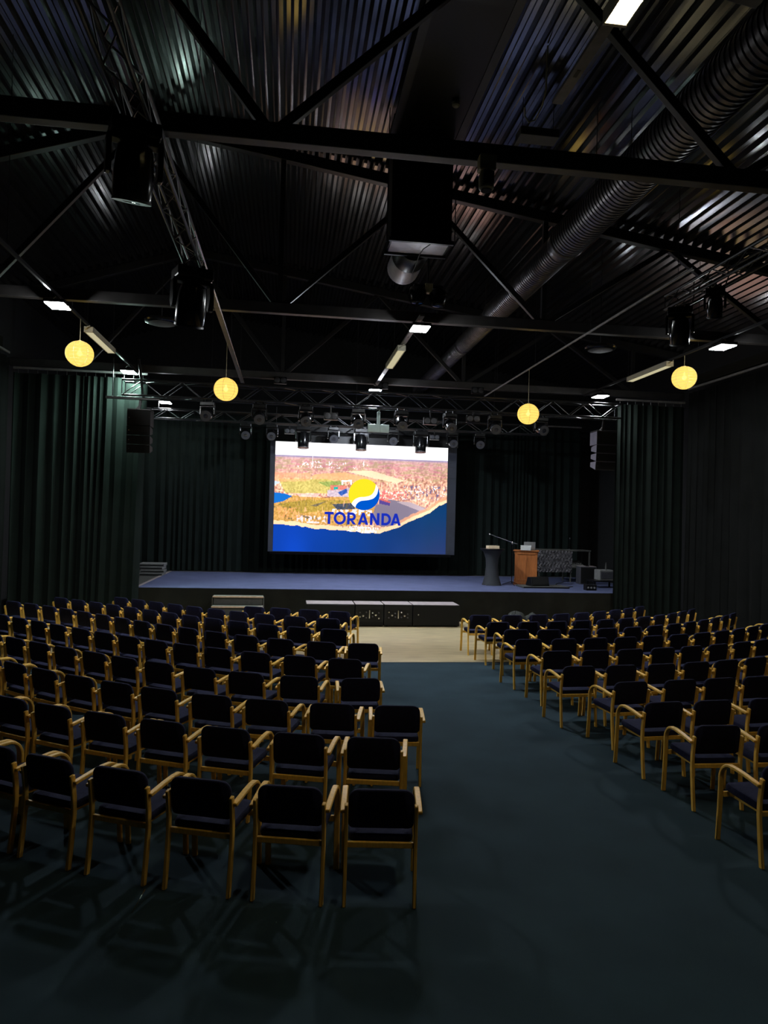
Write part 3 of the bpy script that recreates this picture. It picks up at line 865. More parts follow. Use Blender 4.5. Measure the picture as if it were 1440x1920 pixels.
    put(poly([(0.335, 0.40), (0.36, 0.395), (0.36, 0.42), (0.335, 0.425)]), (0.10, 0.62, 0.58), 1.0)
    put(poly([(0.36, 0.45), (0.41, 0.41), (0.415, 0.45), (0.38, 0.48)]), (0.15, 0.30, 0.62), 0.9)
    put(poly([(0.38, 0.335), (0.44, 0.33), (0.44, 0.37), (0.43, 0.37), (0.43, 0.345), (0.39, 0.35), (0.39, 0.375), (0.38, 0.375)]), (0.97, 0.95, 0.95), 1.0)
    put(poly([(0.60, 0.50), (0.665, 0.53), (0.665, 0.56), (0.60, 0.54)]), (0.30, 0.24, 0.50), 1.0)
    put(poly([(0.605, 0.492), (0.67, 0.52), (0.665, 0.535), (0.60, 0.505)]), (0.72, 0.35, 0.35), 1.0)
    put((v > 0.60) & (v < 0.66) & (u > 0.33) & (u < 0.56) & (n1 > 0.48), (0.96, 0.92, 0.95), 0.9)
    put((v > 0.67) & (v < 0.74) & (u > 0.13) & (u < 0.30) & (n1 > 0.52), (0.95, 0.80, 0.82), 0.9)
    put((v > 0.60) & (v < 0.70) & (u > 0.02) & (u < 0.14) & (n3 > 0.55), (0.90, 0.62, 0.40), 0.7)
    town = (u > 0.74) & (v > 0.36) & (v < 0.50)
    put(town & (n5 > 0.74), (0.96, 0.93, 0.96), 0.85)
    put(town & (n6 < 0.26), (0.36, 0.34, 0.50), 0.75)
    mid = (u > 0.60) & (u < 0.76) & (v > 0.42) & (v < 0.50)
    put(mid & (n5 > 0.62), (0.88, 0.34, 0.36), 0.8)
    put(mid & (n5 < 0.28), (0.95, 0.90, 0.90), 0.8)
    land = (v > 0.33) & (u < 0.58)
    img += (land * (n5 - 0.5) * 0.14)[..., None] * np.array([1.0, 0.95, 0.7])
    put(land * np.clip((n6 - 0.76) * 6, 0, 1) * (v > 0.5), (0.92, 0.68, 0.52), 0.7)
    put(land * np.clip((0.25 - n6) * 6, 0, 1) * (v > 0.5), (0.36, 0.32, 0.24), 0.7)
    # water
    shore = np.interp(u[0], [0.0, 0.12, 0.25, 0.42, 0.50, 0.60, 0.66, 0.72, 0.80, 0.90, 0.95, 1.0], [0.755, 0.765, 0.79, 0.805, 0.815, 0.82, 0.79, 0.755, 0.69, 0.615, 0.555, 0.515])[None, :]
    shore = shore + (n2 - 0.5) * 0.012
    put((v > shore - 0.035) & (v <= shore), (0.96, 0.78, 0.62), 0.95)
    put((v > shore - 0.060) & (v <= shore - 0.030) & (u > 0.72), (0.86, 0.60, 0.45), 0.8)
    put((v > shore - 0.055) & (v < shore) & (u > 0.42) & (u < 0.60) & (n3 > 0.5), (1.0, 0.97, 0.95), 0.9)
    put(poly([(0.60, 0.80), (0.68, 0.795), (0.68, 0.825), (0.60, 0.84)]), (0.95, 0.80, 0.66), 1.0)
    water = v > shore
    r = np.clip(0.045 + 0.085 * np.clip((u - 0.45) / 0.5, 0, 1) * np.clip((v - 0.6) / 0.4, 0, 1), 0, 1)
    g = 0.225 - 0.04 * u
    b = 0.61 - 0.26 * np.clip((u - 0.1) / 0.8, 0, 1)
    k = water.astype(float)[..., None]
    img[:] = img * (1 - k) + np.dstack([r, g + 0 * u, b]) * k
    put(poly([(0.0, 0.465), (0.06, 0.475), (0.10, 0.495), (0.05, 0.545), (0.0, 0.565)]), (0.08, 0.38, 0.70), 1.0)
    put(poly([(0.0, 0.36), (0.03, 0.37), (0.0, 0.40)]), (0.72, 0.78, 0.92), 1.0)
    # masts and sky
    put((np.abs(u - 0.21) < 0.002) & (v > 0.10) & (v < 0.20), (0.98, 0.9, 0.92), 0.9)
    put((np.abs(u - 0.505) < 0.003) & (v > 0.15) & (v < 0.20), (0.98, 0.95, 0.96), 0.9)
    put(v < 0.118, (1.0, 0.985, 1.0), 1.0)
    put((v > 0.09) & (v < 0.118), (0.93, 0.90, 0.97), 0.6)
    img *= (0.88 + 0.14 * nl[..., None])
    img[v < 0.118] = np.maximum(img[v < 0.118], 0.93)
    return np.clip(img, 0, 1)

W, H = 300, 188
pic = aerial_picture(W, H)
lin = np.where(pic <= 0.04045, pic / 12.92, ((pic + 0.055) / 1.055) ** 2.4)
vw = thing("video_wall", "large lit screen showing an aerial view with a round logo", "screen", ((SX0 + SX1) / 2, SY, STAGE_Z))
xs = np.linspace(SX0, SX1, W + 1)
zs = np.linspace(SZ1, SZ0, H + 1)
gx, gz = np.meshgrid(xs, zs)
co = np.stack([gx.ravel(), np.full(gx.size, SY), gz.ravel()], 1)
ii = np.arange(H * (W + 1)).reshape(H, W + 1)[:, :W].ravel()
quads = np.stack([ii, ii + W + 1, ii + W + 2, ii + 1], 1)
me = bpy.data.meshes.new("display")
me.from_pydata(co.tolist(), [], quads.tolist())
at = me.color_attributes.new("picture", 'FLOAT_COLOR', 'CORNER')
cols = np.ones((H * W, 4, 4), np.float32)
cols[:, :, :3] = lin.reshape(-1, 1, 3)
at.data.foreach_set("color", cols.ravel())
m = bpy.data.materials.new("screen_picture")
m.use_nodes = True
nt = m.node_tree
nt.nodes.clear()
ca = nt.nodes.new("ShaderNodeVertexColor")
ca.layer_name = "picture"
em = nt.nodes.new("ShaderNodeEmission")
em.inputs[1].default_value = SCREEN_LIGHT
ou = nt.nodes.new("ShaderNodeOutputMaterial")
nt.links.new(ca.outputs[0], em.inputs[0])
nt.links.new(em.outputs[0], ou.inputs[0])
me.materials.append(m)
disp = bpy.data.objects.new("display", me)
COL.objects.link(disp)
attach(disp, vw, True)
MB().box(SX0 - 0.16, SX1 + 0.30, SY + 0.01, SY + 0.12, SZ0 - 0.02, SZ1 + 0.02).build("panel_back", 'ledframe', vw, world=True)
MB().box(SX0 - 0.30, SX1 + 0.34, SY + 0.02, SY + 0.14, SZ1 + 0.02, SZ1 + 0.55).build("header_cloth", 'black', vw, world=True)
for i, (a, b) in enumerate(((SX0 - 0.155, SX0 - 0.005), (SX1 + 0.005, SX1 + 0.29))):
    for j in range(7):
        h = (SZ1 - SZ0) / 7
        MB().box(a, b, SY - 0.004, SY + 0.012, SZ0 + j * h + 0.004, SZ0 + (j + 1) * h - 0.004).build("unlit_panel", 'ledframe', vw, world=True)
for x in (SX0, (SX0 + SX1) / 2, SX1):
    strut("suspension", (x, SY + 0.08, SZ1 + 0.5), (x, SY + 0.08, SZ1 + 1.1), 0.012, 'steel', vw)
MB().box(SX0 - 0.1, SX1 + 0.2, SY + 0.1, SY + 0.2, SZ0 - 0.10, SZ0 - 0.02).build("bottom_bar", 'black', vw, world=True)

# logo and lettering, flat on the display
SW, SH = SX1 - SX0, SZ1 - SZ0
LCX, LCZ, LR = SX0 + 0.512 * SW, SZ1 - 0.462 * SH, 0.090 * SW
def flat(name, polys, d, m, fn):
    b = MB()
    for pts in polys:
        b.prism(pts, 0.002, lambda a, c, w: fn(a, c, SY - d - w))
    return b.build(name, m, disp, world=True)
circ = lambda a, c, y: (LCX + a * LR, y, LCZ + c * LR)
arc = lambda a0, a1, n: [(math.cos(math.radians(a0 + (a1 - a0) * i / n)), math.sin(math.radians(a0 + (a1 - a0) * i / n))) for i in range(n + 1)]
def spline(pts, n=6):
    out = []
    for i in range(len(pts) - 1):
        p0, p1, p2, p3 = pts[max(i - 1, 0)], pts[i], pts[i + 1], pts[min(i + 2, len(pts) - 1)]
        for k in range(n):
            s = k / n
            out.append(tuple(0.5 * (2 * p1[j] + (p2[j] - p0[j]) * s + (2 * p0[j] - 5 * p1[j] + 4 * p2[j] - p3[j]) * s * s + (3 * p1[j] - p0[j] - 3 * p2[j] + p3[j]) * s ** 3) for j in (0, 1)))
    out.append(pts[-1])
    return out
flat("logo_disc", [arc(0, 355, 71)], 0.002, 'logo_white', circ)
sy = spline([(-0.80, -0.60), (-0.61, -0.34), (-0.29, -0.18), (0.07, -0.14), (0.44, -0.02), (0.66, 0.27), (0.752, 0.66)])
flat("logo_upper_wave", [arc(41.3, 216.9, 40) + sy[1:-1]], 0.005, 'logo_yellow', circ)
sb = spline([(-0.545, -0.838), (-0.45, -0.61), (-0.2, -0.42), (0.25, -0.35), (0.62, -0.22), (0.84, 0.06), (0.905, 0.425)])
flat("logo_lower_wave", [arc(25.2, -123.0, 36) + sb[1:-1]], 0.005, 'logo_blue', circ)

TX0, TZ0, CAP = SX0 + 0.288 * SW, SZ1 - 0.742 * SH, 0.112 * SH
K = 545.0 / (0.443 * SW)
def seg(x0, y0, x1, y1, w):
    dx, dy = x1 - x0, y1 - y0
    l = math.hypot(dx, dy)
    nx_, ny_ = -dy / l * w / 2, dx / l * w / 2
    return [(x0 + nx_, y0 + ny_), (x1 + nx_, y1 + ny_), (x1 - nx_, y1 - ny_), (x0 - nx_, y0 - ny_)]
def ring(cx_, cy_, rx, ry, w, a0, a1, n=20):
    out = []
    for i in range(n):
        p, q = math.radians(a0 + (a1 - a0) * i / n), math.radians(a0 + (a1 - a0) * (i + 1) / n)
        out.append([(cx_ + (rx - w) * math.cos(p), cy_ + (ry - w) * math.sin(p)), (cx_ + rx * math.cos(p), cy_ + ry * math.sin(p)),
                    (cx_ + rx * math.cos(q), cy_ + ry * math.sin(q)), (cx_ + (rx - w) * math.cos(q), cy_ + (ry - w) * math.sin(q))])
    return out
w = 18.0
Hc = 85.0
def letter(ch):
    if ch == 'T':
        return [[(0, Hc - w), (64, Hc - w), (64, Hc), (0, Hc)], [(23, 0), (41, 0), (41, Hc - w), (23, Hc - w)]]
    if ch == 'O':
        return ring(42, Hc / 2, 43, Hc / 2 + 2, w, 0, 360, 32)
    if ch == 'R':
        return [[(0, 0), (w, 0), (w, Hc), (0, Hc)], [(w, Hc - w), (32, Hc - w), (32, Hc), (w, Hc)], [(w, 26), (32, 26), (32, 26 + w), (w, 26 + w)]] + ring(32, (Hc + 26) / 2, 29, (Hc - 26) / 2, w, -90, 90, 16) + [[(24, 26), (44, 26), (64, 0), (42, 0)]]
    if ch == 'A':
        return [[(0, 0), (19, 0), (46, Hc), (28, Hc)], [(55, 0), (75, 0), (47, Hc), (29, Hc)], [(18, 16), (57, 16), (52, 31), (23, 31)]]
    if ch == 'N':
        return [[(0, 0), (w, 0), (w, Hc), (0, Hc)], [(50, 0), (68, 0), (68, Hc), (50, Hc)], [(0, Hc), (20, Hc), (68, 0), (48, 0)]]
    if ch == 'D':
        return [[(0, 0), (w, 0), (w, Hc), (0, Hc)], [(w, Hc - w), (28, Hc - w), (28, Hc), (w, Hc)], [(w, 0), (28, 0), (28, w), (w, w)]] + ring(28, Hc / 2, 41, Hc / 2, w, -90, 90, 20)
for ch, x in zip("TORANDA", (0, 66, 160, 236, 322, 404, 470)):
    flat("letter", letter(ch), 0.004, 'logo_navy', lambda a, c, y, x=x: (TX0 + (a + x) / K, y, TZ0 + c / Hc * CAP))

# ------------------------------------------------------------------ loudspeakers on the floor
def sub(x0, x1, amp, label):
    y0, y1, h = 17.42, 18.12, 0.545
    t = thing("subwoofer", label, "loudspeaker", ((x0 + x1) / 2, y0, 0), group="bass speakers in front of the stage")
    MB().box(x0 + 0.006, x1 - 0.006, y0, y1, 0.02, h - 0.006).build("cabinet", 'speaker', t, bevel=0.006, world=True)
    MB().box(x0 + 0.01, x1 - 0.01, y0 + 0.004, y1 - 0.004, h - 0.006, h).build("top_panel", 'greytop', t, world=True)
    for xx in (x0 + 0.08, x1 - 0.08):
        for yy in (y0 + 0.08, y1 - 0.08):
            MB().box(xx - 0.03, xx + 0.03, yy - 0.03, yy + 0.03, 0.0, 0.022).build("foot", 'black', t, world=True)
    if amp:
        p = MB().box(x0 + 0.06, x1 - 0.06, y0 - 0.006, y0 + 0.002, 0.16, 0.42).build("connector_panel", 'black', t, world=True)
        rr = random.Random(int(x0 * 100))
        n = 7
        for i in range(n):
            xx = x0 + 0.12 + (x1 - x0 - 0.24) * i / (n - 1)
            if i == 3:
                MB().box(xx - 0.012, xx + 0.012, y0 - 0.014, y0 - 0.005, 0.20, 0.40).build("handle", 'chrome', p, world=True)
            elif i % 2 == 0:
                for zz in (0.22, 0.33):
                    MB().lathe([(0.020, 0.0), (0.020, -0.008), (0.010, -0.012)], 12, (xx, y0 - 0.006, zz + rr.uniform(-0.02, 0.03)), 'Y').build("socket", 'charcoal' if rr.random() < 0.5 else 'chrome', p, world=True)
            else:
                MB().lathe([(0.024, 0.0), (0.024, -0.006), (0.014, -0.008)], 12, (xx, y0 - 0.006, 0.28 + rr.uniform(-0.03, 0.03)), 'Y').build("socket", 'chrome', p, world=True)
        MB().box(x0 + 0.02, x1 - 0.02, y0 - 0.008, y0, 0.03, 0.12).build("lower_vent", 'grille', t, bevel=0.003, world=True)
    else:
        MB().box(x0 + 0.015, x1 - 0.015, y0 - 0.014, y0 - 0.002, 0.035, h - 0.02).build("grille", 'grille', t, bevel=0.004, world=True)
        MB().lathe([(0.018, 0.0), (0.012, -0.006)], 12, (x0 + 0.14, y0 - 0.014, 0.30), 'Y').build("badge", 'chrome', t, world=True)
sub(0.50, 1.69, False, "wide black bass speaker farthest left below the stage")
sub(1.70, 2.41, True, "square bass speaker with sockets left of the middle below stage")
sub(2.42, 3.13, True, "square bass speaker with sockets right of the middle below stage")
sub(3.14, 4.33, False, "wide black bass speaker farthest right below the stage")

# ------------------------------------------------------------------ steps up to the stage
t = thing("stage_steps", "movable wooden edged steps leaning on the stage front", "steps", (-1.17, 17.5, 0))
for k, (y, z) in enumerate(((17.40, 0.21), (17.66, 0.43), (17.92, 0.65))):
    MB().box(-1.78, -0.56, y, y + 0.28, z - 0.03, z).build("tread", 'tread', t, world=True)
    MB().box(-1.785, -0.555, y - 0.02, y + 0.012, z - 0.032, z + 0.004).build("nosing", 'treadedge', t, bevel=0.004, world=True)
    MB().box(-1.76, -0.58, y + 0.02, y + 0.035, z - 0.22 + 0.01, z - 0.03).build("riser", 'darkgrey', t, world=True)
for x in (-1.80, -0.56):
    MB().prism([(17.40, 0.0), (18.2, 0.0), (18.2, 0.62), (17.94, 0.62), (17.94, 0.40), (17.68, 0.40), (17.68, 0.18), (17.40, 0.18)], 0.02, lambda a, b, d, x=x: (x + d, a, b)).build("side_cheek", 'darkgrey', t, world=True)

# jacket heap in front of the stage
def heap(x, y, z, rx, ry, h, seed):
    rnd = random.Random(seed)
    n, mrows = 28, 9
    vs, fs = [], []
    for j in range(mrows + 1):
        v = j / mrows
        for i in range(n):
            a = 2 * PI * i / n
            k = 1 + 0.16 * math.sin(3 * a + seed) + 0.10 * math.sin(7 * a + 2 * seed + 4 * v) + rnd.uniform(-0.03, 0.03)
            rr = math.sqrt(max(0.0, 1 - v ** 2.6)) if v < 1 else 0.04
            vs.append((x + rx * rr * k * math.cos(a), y + ry * rr * k * math.sin(a), z + h * v * (1 + 0.12 * math.sin(2 * a + seed))))
    for j in range(mrows):
        for i in range(n):
            fs.append((j * n + i, j * n + (i + 1) % n, (j + 1) * n + (i + 1) % n, (j + 1) * n + i))
    fs.append(tuple(range(n - 1, -1, -1)))
    fs.append(tuple(range(mrows * n, mrows * n + n)))
    return MB().add(vs, fs)
o = heap(5.92, 17.85, 0.0, 0.26, 0.2, 0.33, 2).build("jacket", 'olive', smooth=True)
tag(o, "crumpled olive jacket on the floor, left of two, below the stage", "jacket", "jackets heaped below the stage")
o = heap(6.38, 17.85, 0.0, 0.26, 0.2, 0.30, 5).build("jacket", 'olive', smooth=True)
tag(o, "crumpled olive jacket on the floor, right of two, below the stage", "jacket", "jackets heaped below the stage")

# ------------------------------------------------------------------ things standing on the stage
S = STAGE_Z
t = thing("cocktail_table", "tall round table in a dark stretch cover on the stage", "table", (6.0, 20.35, S))
MB().lathe([(0.29, 0.0), (0.27, 0.05), (0.20, 0.30), (0.175, 0.55), (0.19, 0.78), (0.26, 0.97), (0.345, 1.05)], 32).build("stretch_cover", 'spandex', t, smooth=True)
MB().lathe([(0.35, 1.045), (0.355, 1.06), (0.35, 1.075)], 32).build("table_top", 'black', t, smooth=True)
for k in range(4):
    a = PI / 4 + k * PI / 2
    MB().box(0.28 * math.cos(a) - 0.03, 0.28 * math.cos(a) + 0.03, 0.28 * math.sin(a) - 0.03, 0.28 * math.sin(a) + 0.03, 0.0, 0.02).build("foot", 'black', t)
t = thing("book", "tan book lying on the tall round table", "book", (5.98, 20.25, S + 1.075), 0.06)
MB().box(-0.17, 0.17, -0.12, 0.12, 0.0, 0.012).build("cover", 'treadedge', t, bevel=0.002)
MB().box(-0.165, 0.165, -0.115, 0.115, 0.012, 0.085).build("pages", 'paper', t, bevel=0.003)
t = thing("pen", "dark pen lying across the tan book", "pen", (6.08, 20.22, S + 1.172), 0.5)
MB().tube((-0.06, 0, 0.0), (0.09, 0, 0.03), 0.006, 8).build("barrel", 'black', t)
MB().tube((0.06, 0.008, 0.03), (0.09, 0.008, 0.036), 0.003, 6).build("clip", 'chrome', t)

t = thing("lectern", "reddish brown panelled wooden lectern on the stage", "lectern", (7.18, 20.75, S), math.radians(-20))
hw, hd, hh = 0.33, 0.24, 1.0
MB().box(-hw - 0.03, hw + 0.03, -hd - 0.03, hd + 0.03, 0.0, 0.07).build("plinth", 'lectern', t, bevel=0.006)
MB().box(-hw + 0.03, hw - 0.03, -hd + 0.02, hd - 0.02, 0.07, hh).build("body", 'lecterndark', t)
for sx in (-1, 1):
    for sy_ in (-1, 1):
        MB().box(sx * hw - 0.035 * (1 + sx), sx * hw + 0.035 * (1 - sx), sy_ * hd - 0.035 * (1 + sy_), sy_ * hd + 0.035 * (1 - sy_), 0.07, hh).build("corner_post", 'lectern', t, bevel=0.005)
for sy_ in (-1, 1):
    for z in (0.07, hh - 0.09):
        MB().box(-hw + 0.06, hw - 0.06, sy_ * hd - 0.018, sy_ * hd + 0.018, z, z + 0.09).build("rail", 'lectern', t, bevel=0.004)
    MB().box(-hw + 0.06, hw - 0.06, sy_ * (hd - 0.014) - 0.008, sy_ * (hd - 0.014) + 0.008, 0.16, hh - 0.09).build("front_panel", 'lectern', t)
for sx in (-1, 1):
    for z in (0.07, hh - 0.09):
        MB().box(sx * hw - 0.018, sx * hw + 0.018, -hd + 0.06, hd - 0.06, z, z + 0.09).build("rail", 'lectern', t, bevel=0.004)
    MB().box(sx * (hw - 0.022) - 0.008, sx * (hw - 0.022) + 0.008, -hd + 0.06, hd - 0.06, 0.16, hh - 0.09).build("side_panel", 'lecterndark', t)
MB().box(-hw - 0.05, hw + 0.05, -hd - 0.05, hd + 0.05, hh, hh + 0.035).build("top", 'lectern', t, bevel=0.008)
t = thing("laptop", "open grey laptop on top of the wooden lectern", "laptop", (7.24, 20.68, S + 1.035), math.radians(-15))
MB().box(-0.17, 0.17, -0.12, 0.12, 0.0, 0.018).build("keyboard_base", 'laptop', t, bevel=0.004)
lid = MB().box(-0.17, 0.17, -0.006, 0.006, 0.0, 0.24).build("lid", 'laptop', t, bevel=0.004)
lid.location = (0, -0.115, 0.016)
lid.rotation_euler = (math.radians(12), 0, 0)
t = thing("paper_stack", "pale stack of papers leaning in front of the laptop", "papers", (7.06, 20.48, S + 1.035), math.radians(-18))
for k in range(5):
    MB().box(-0.15 + 0.006 * (k % 2), 0.15 + 0.004 * k, -0.03, 0.05, 0.03 * k, 0.03 * k + 0.024).build("paper_bundle", 'whitepaper', t, bevel=0.002)

t = thing("microphone_stand", "black boom microphone stand left of the lectern", "microphone stand", (6.60, 20.32, S))
for k in range(3):
    a = 0.5 + k * 2 * PI / 3
    MB().tube((0, 0, 0.12), (0.28 * math.cos(a), 0.28 * math.sin(a), 0.012), 0.009, 8).build("leg", 'black', t, smooth=True)
MB().tube((0, 0, 0.06), (0, 0, 1.24), 0.011, 8).build("pole", 'black', t, smooth=True)
MB().lathe([(0.02, 1.21), (0.028, 1.23), (0.028, 1.27), (0.018, 1.29)], 12).build("clutch", 'chrome', t, smooth=True)
MB().tube((0.14, 0, 1.22), (-0.60, 0.0, 1.46), 0.010, 8).build("boom", 'chrome', t, smooth=True)
MB().tube((0.14, 0, 1.22), (0.09, 0, 1.236), 0.018, 8).build("counterweight", 'charcoal', t, smooth=True)
mic = MB().tube((-0.56, 0, 1.447), (-0.68, 0, 1.49), 0.014, 10).build("microphone", 'charcoal', t, smooth=True)
MB().lathe([(0.01, 0.0), (0.026, 0.015), (0.028, 0.035), (0.018, 0.055), (0.005, 0.06)], 12, (-0.70, 0, 1.465)).build("mesh_grille", 'chrome', mic, smooth=True)

t = thing("work_table", "tall black table with a crumpled cloth front on the stage", "table", (8.75, 21.9, S))
MB().box(-0.88, 0.86, -0.32, 0.38, 0.99, 1.03).build("table_top", 'darkgrey', t, bevel=0.005)
for x in (-0.84, 0.20, 0.82):
    for y in (-0.28, 0.34):
        MB().box(x - 0.02, x + 0.02, y - 0.02, y + 0.02, 0.0, 0.99).build("leg", 'darkgrey', t)
rnd = random.Random(3)
vs, fs = [], []
nx_, nz_ = 36, 22
for j in range(nz_ + 1):
    for i in range(nx_ + 1):
        vs.append((-0.92 + 1.14 * i / nx_, -0.345 - 0.022 * rnd.random() - 0.012 * math.sin(i * 1.9 + 2.3 * math.sin(j * 0.9)), 1.0 - 0.68 * j / nz_))
for j in range(nz_):
    for i in range(nx_):
        a = j * (nx_ + 1) + i
        fs.append((a, a + 1, a + nx_ + 2, a + nx_ + 1))
MB().add(vs, fs).build("cloth_front", 'crumple', t, world=False)
MB().box(0.24, 0.84, -0.26, 0.30, 0.45, 0.47).build("lower_shelf", 'darkgrey', t)
t = thing("mixer_desk", "slanted grey control desk on the shelf of the tall table", "mixer", (9.22, 21.9, S + 0.47))
MB().prism([(-0.22, 0.0), (0.22, 0.0), (0.22, 0.2), (-0.22, 0.06)], 0.46, lambda a, b, d: (d - 0.24, a, b)).build("console", 'greyboard', t, bevel=0.006)
for k in range(6):
    MB().lathe([(0.014, 0.0), (0.012, 0.02), (0.003, 0.022)], 10, (-0.18 + 0.07 * k, -0.10, 0.104)).build("knob", 'black', t)
t = thing("desk_microphone", "small black microphone standing on the tall table", "microphone", (8.95, 21.75, S + 1.03))
MB().lathe([(0.06, 0.0), (0.06, 0.012), (0.02, 0.02), (0.008, 0.025)], 14).build("base", 'charcoal', t, smooth=True)
MB().tube((0, 0, 0.02), (0.01, 0, 0.34), 0.006, 8).build("neck", 'black', t, smooth=True)
MB().lathe([(0.008, 0.33), (0.015, 0.345), (0.015, 0.38), (0.005, 0.39)], 10, (0.01, 0, 0)).build("head", 'charcoal', t, smooth=True)

def cab(name, label, x, y, z, w, d, h, rz=0.0):
    t = thing(name, label, "loudspeaker", (x, y, z), rz)
    MB().box(-w / 2, w / 2, 0, d, 0.0, h).build("cabinet", 'charcoal', t, bevel=0.01)
    MB().box(-w / 2 + 0.03, w / 2 - 0.03, -0.012, 0.004, 0.03, h - 0.03).build("grille", 'grille', t, bevel=0.004)
    MB().box(-w / 2 + 0.01, w / 2 - 0.01, 0.0, d - 0.01, h, h + 0.006).build("top_edge", 'greytop', t)
    MB().box(-0.06, 0.06, 0.1, 0.13, h + 0.006, h + 0.03).build("handle", 'black', t, bevel=0.005)
cab("monitor_speaker", "charcoal speaker cabinet right of the tall table on stage", 9.25, 20.95, S, 0.52, 0.4, 0.55, math.radians(-6))
t = thing("stage_wedge", "black wedge monitor lying at the stage edge before the lectern", "loudspeaker", (7.22, 19.82, S + 0.05), math.radians(8))
MB().prism([(-0.19, 0.0), (0.22, 0.0), (0.10, 0.24), (-0.12, 0.26)], 0.56, lambda a, b, d: (d - 0.28, a, b)).build("cabinet", 'black', t, bevel=0.012)
MB().prism([(-0.197, 0.03), (-0.19, 0.03), (-0.13, 0.24), (-0.137, 0.24)], 0.50, lambda a, b, d: (d - 0.25, a, b)).build("grille", 'grille', t)
t = thing("low_riser", "low grey board under the wedge monitor at the stage edge", "riser", (7.3, 19.75, S))
MB().box(-0.62, 0.75, -0.28, 0.42, 0.0, 0.045).build("board", 'darkgrey', t, bevel=0.006)
MB().box(-0.61, 0.74, -0.285, -0.279, 0.006, 0.04).build("edge_band", 'black', t)
t = thing("amplifier_case", "pale grey amplifier case beside the right drape on stage", "amplifier", (9.35, 20.05, S + 0.22))
MB().box(-0.20, 0.25, -0.15, 0.25, 0.0, 0.30).build("casing", 'greyboard', t, bevel=0.01)
MB().box(-0.17, 0.22, -0.158, -0.148, 0.05, 0.25).build("front_panel", 'charcoal', t)
MB().lathe([(0.03, 0.30), (0.026, 0.34), (0.028, 0.40), (0.014, 0.47), (0.012, 0.52)], 12, (0.05, 0.0, 0.0)).build("knob", 'darkgrey', t, smooth=True)
t = thing("equipment_trolley", "low black trolley with small gear near the right drape", "trolley", (9.25, 20.0, S))
MB().box(-0.35, 0.40, -0.25, 0.3, 0.18, 0.22).build("shelf", 'black', t, bevel=0.006)
for x in (-0.32, 0.37):
    for y in (-0.22, 0.27):
        MB().box(x - 0.02, x + 0.02, y - 0.02, y + 0.02, 0.0, 0.18).build("leg", 'black', t)
t = thing("power_box", "small black power box at the right corner of the stage", "power box", (8.55, 19.1, S))
MB().box(-0.20, 0.10, -0.10, 0.12, 0.0, 0.16).build("casing", 'black', t, bevel=0.008)
for k in range(3):
    MB().lathe([(0.028, 0.0), (0.028, -0.01), (0.012, -0.012)], 12, (-0.15 + 0.09 * k, -0.10, 0.08), 'Y').build("socket", 'greyboard', t)
rnd = random.Random(9)
for k, (x, y, lab) in enumerate(((8.1, 20.6, "black cable curling across the stage behind the wedge"), (8.4, 20.0, "black cable snaking towards the small power box"), (7.7, 21.0, "black cable running from the lectern to the tall table"))):
    pts, a = [], rnd.uniform(0, 6)
    for i in range(26):
        a += rnd.uniform(-0.6, 0.65)
        x += 0.07 * math.cos(a * 0.6)
        y += 0.045 * math.sin(a)
        pts.append((min(x, 9.6), max(y, 18.6), S + 0.012))
    o = MB().path(pts, 0.012, 6).build("cable", 'cable', smooth=True)
    tag(o, lab, "cable")

for k in range(4):
    z = S + 0.09 * k
    t = thing("platform_board", "grey platform board at the left of the stage, %s of the stack" % ("bottom", "second from bottom", "third from bottom", "top")[k], "platform",
              (-3.98 - 0.03 * ((k + 1) % 2), 22.1 + 0.02 * k, z), math.radians((0, 2, -1, 1)[k]), "stack of grey platform boards")
    MB().box(-0.36 + 0.05 * (3 - k) * 0.4, 0.36, -0.3, 0.3, 0.005, 0.085).build("board", 'greyboard', t, bevel=0.006)
    MB().box(-0.34 + 0.05 * (3 - k) * 0.4, 0.34, -0.308, -0.298, 0.025, 0.05).build("edge_groove", 'black', t)
    for x in (-0.2, 0.25):
        MB().box(x - 0.03, x + 0.03, -0.25, 0.25, 0.0, 0.006).build("runner", 'black', t)

# ------------------------------------------------------------------ chairs
def rounded(w, h, r_top, r_bot, n=6):
    pts = []
    for (cx_, cz_, r, a0) in ((w / 2 - r_top, h - r_top, r_top, 0), (-w / 2 + r_top, h - r_top, r_top, 90), (-w / 2 + r_bot, r_bot, r_bot, 180), (w / 2 - r_bot, r_bot, r_bot, 270)):
        for k in range(n + 1):
            a = math.radians(a0 + 90.0 * k / n)
            pts.append((cx_ + r * math.cos(a), cz_ + r * math.sin(a)))
    return pts

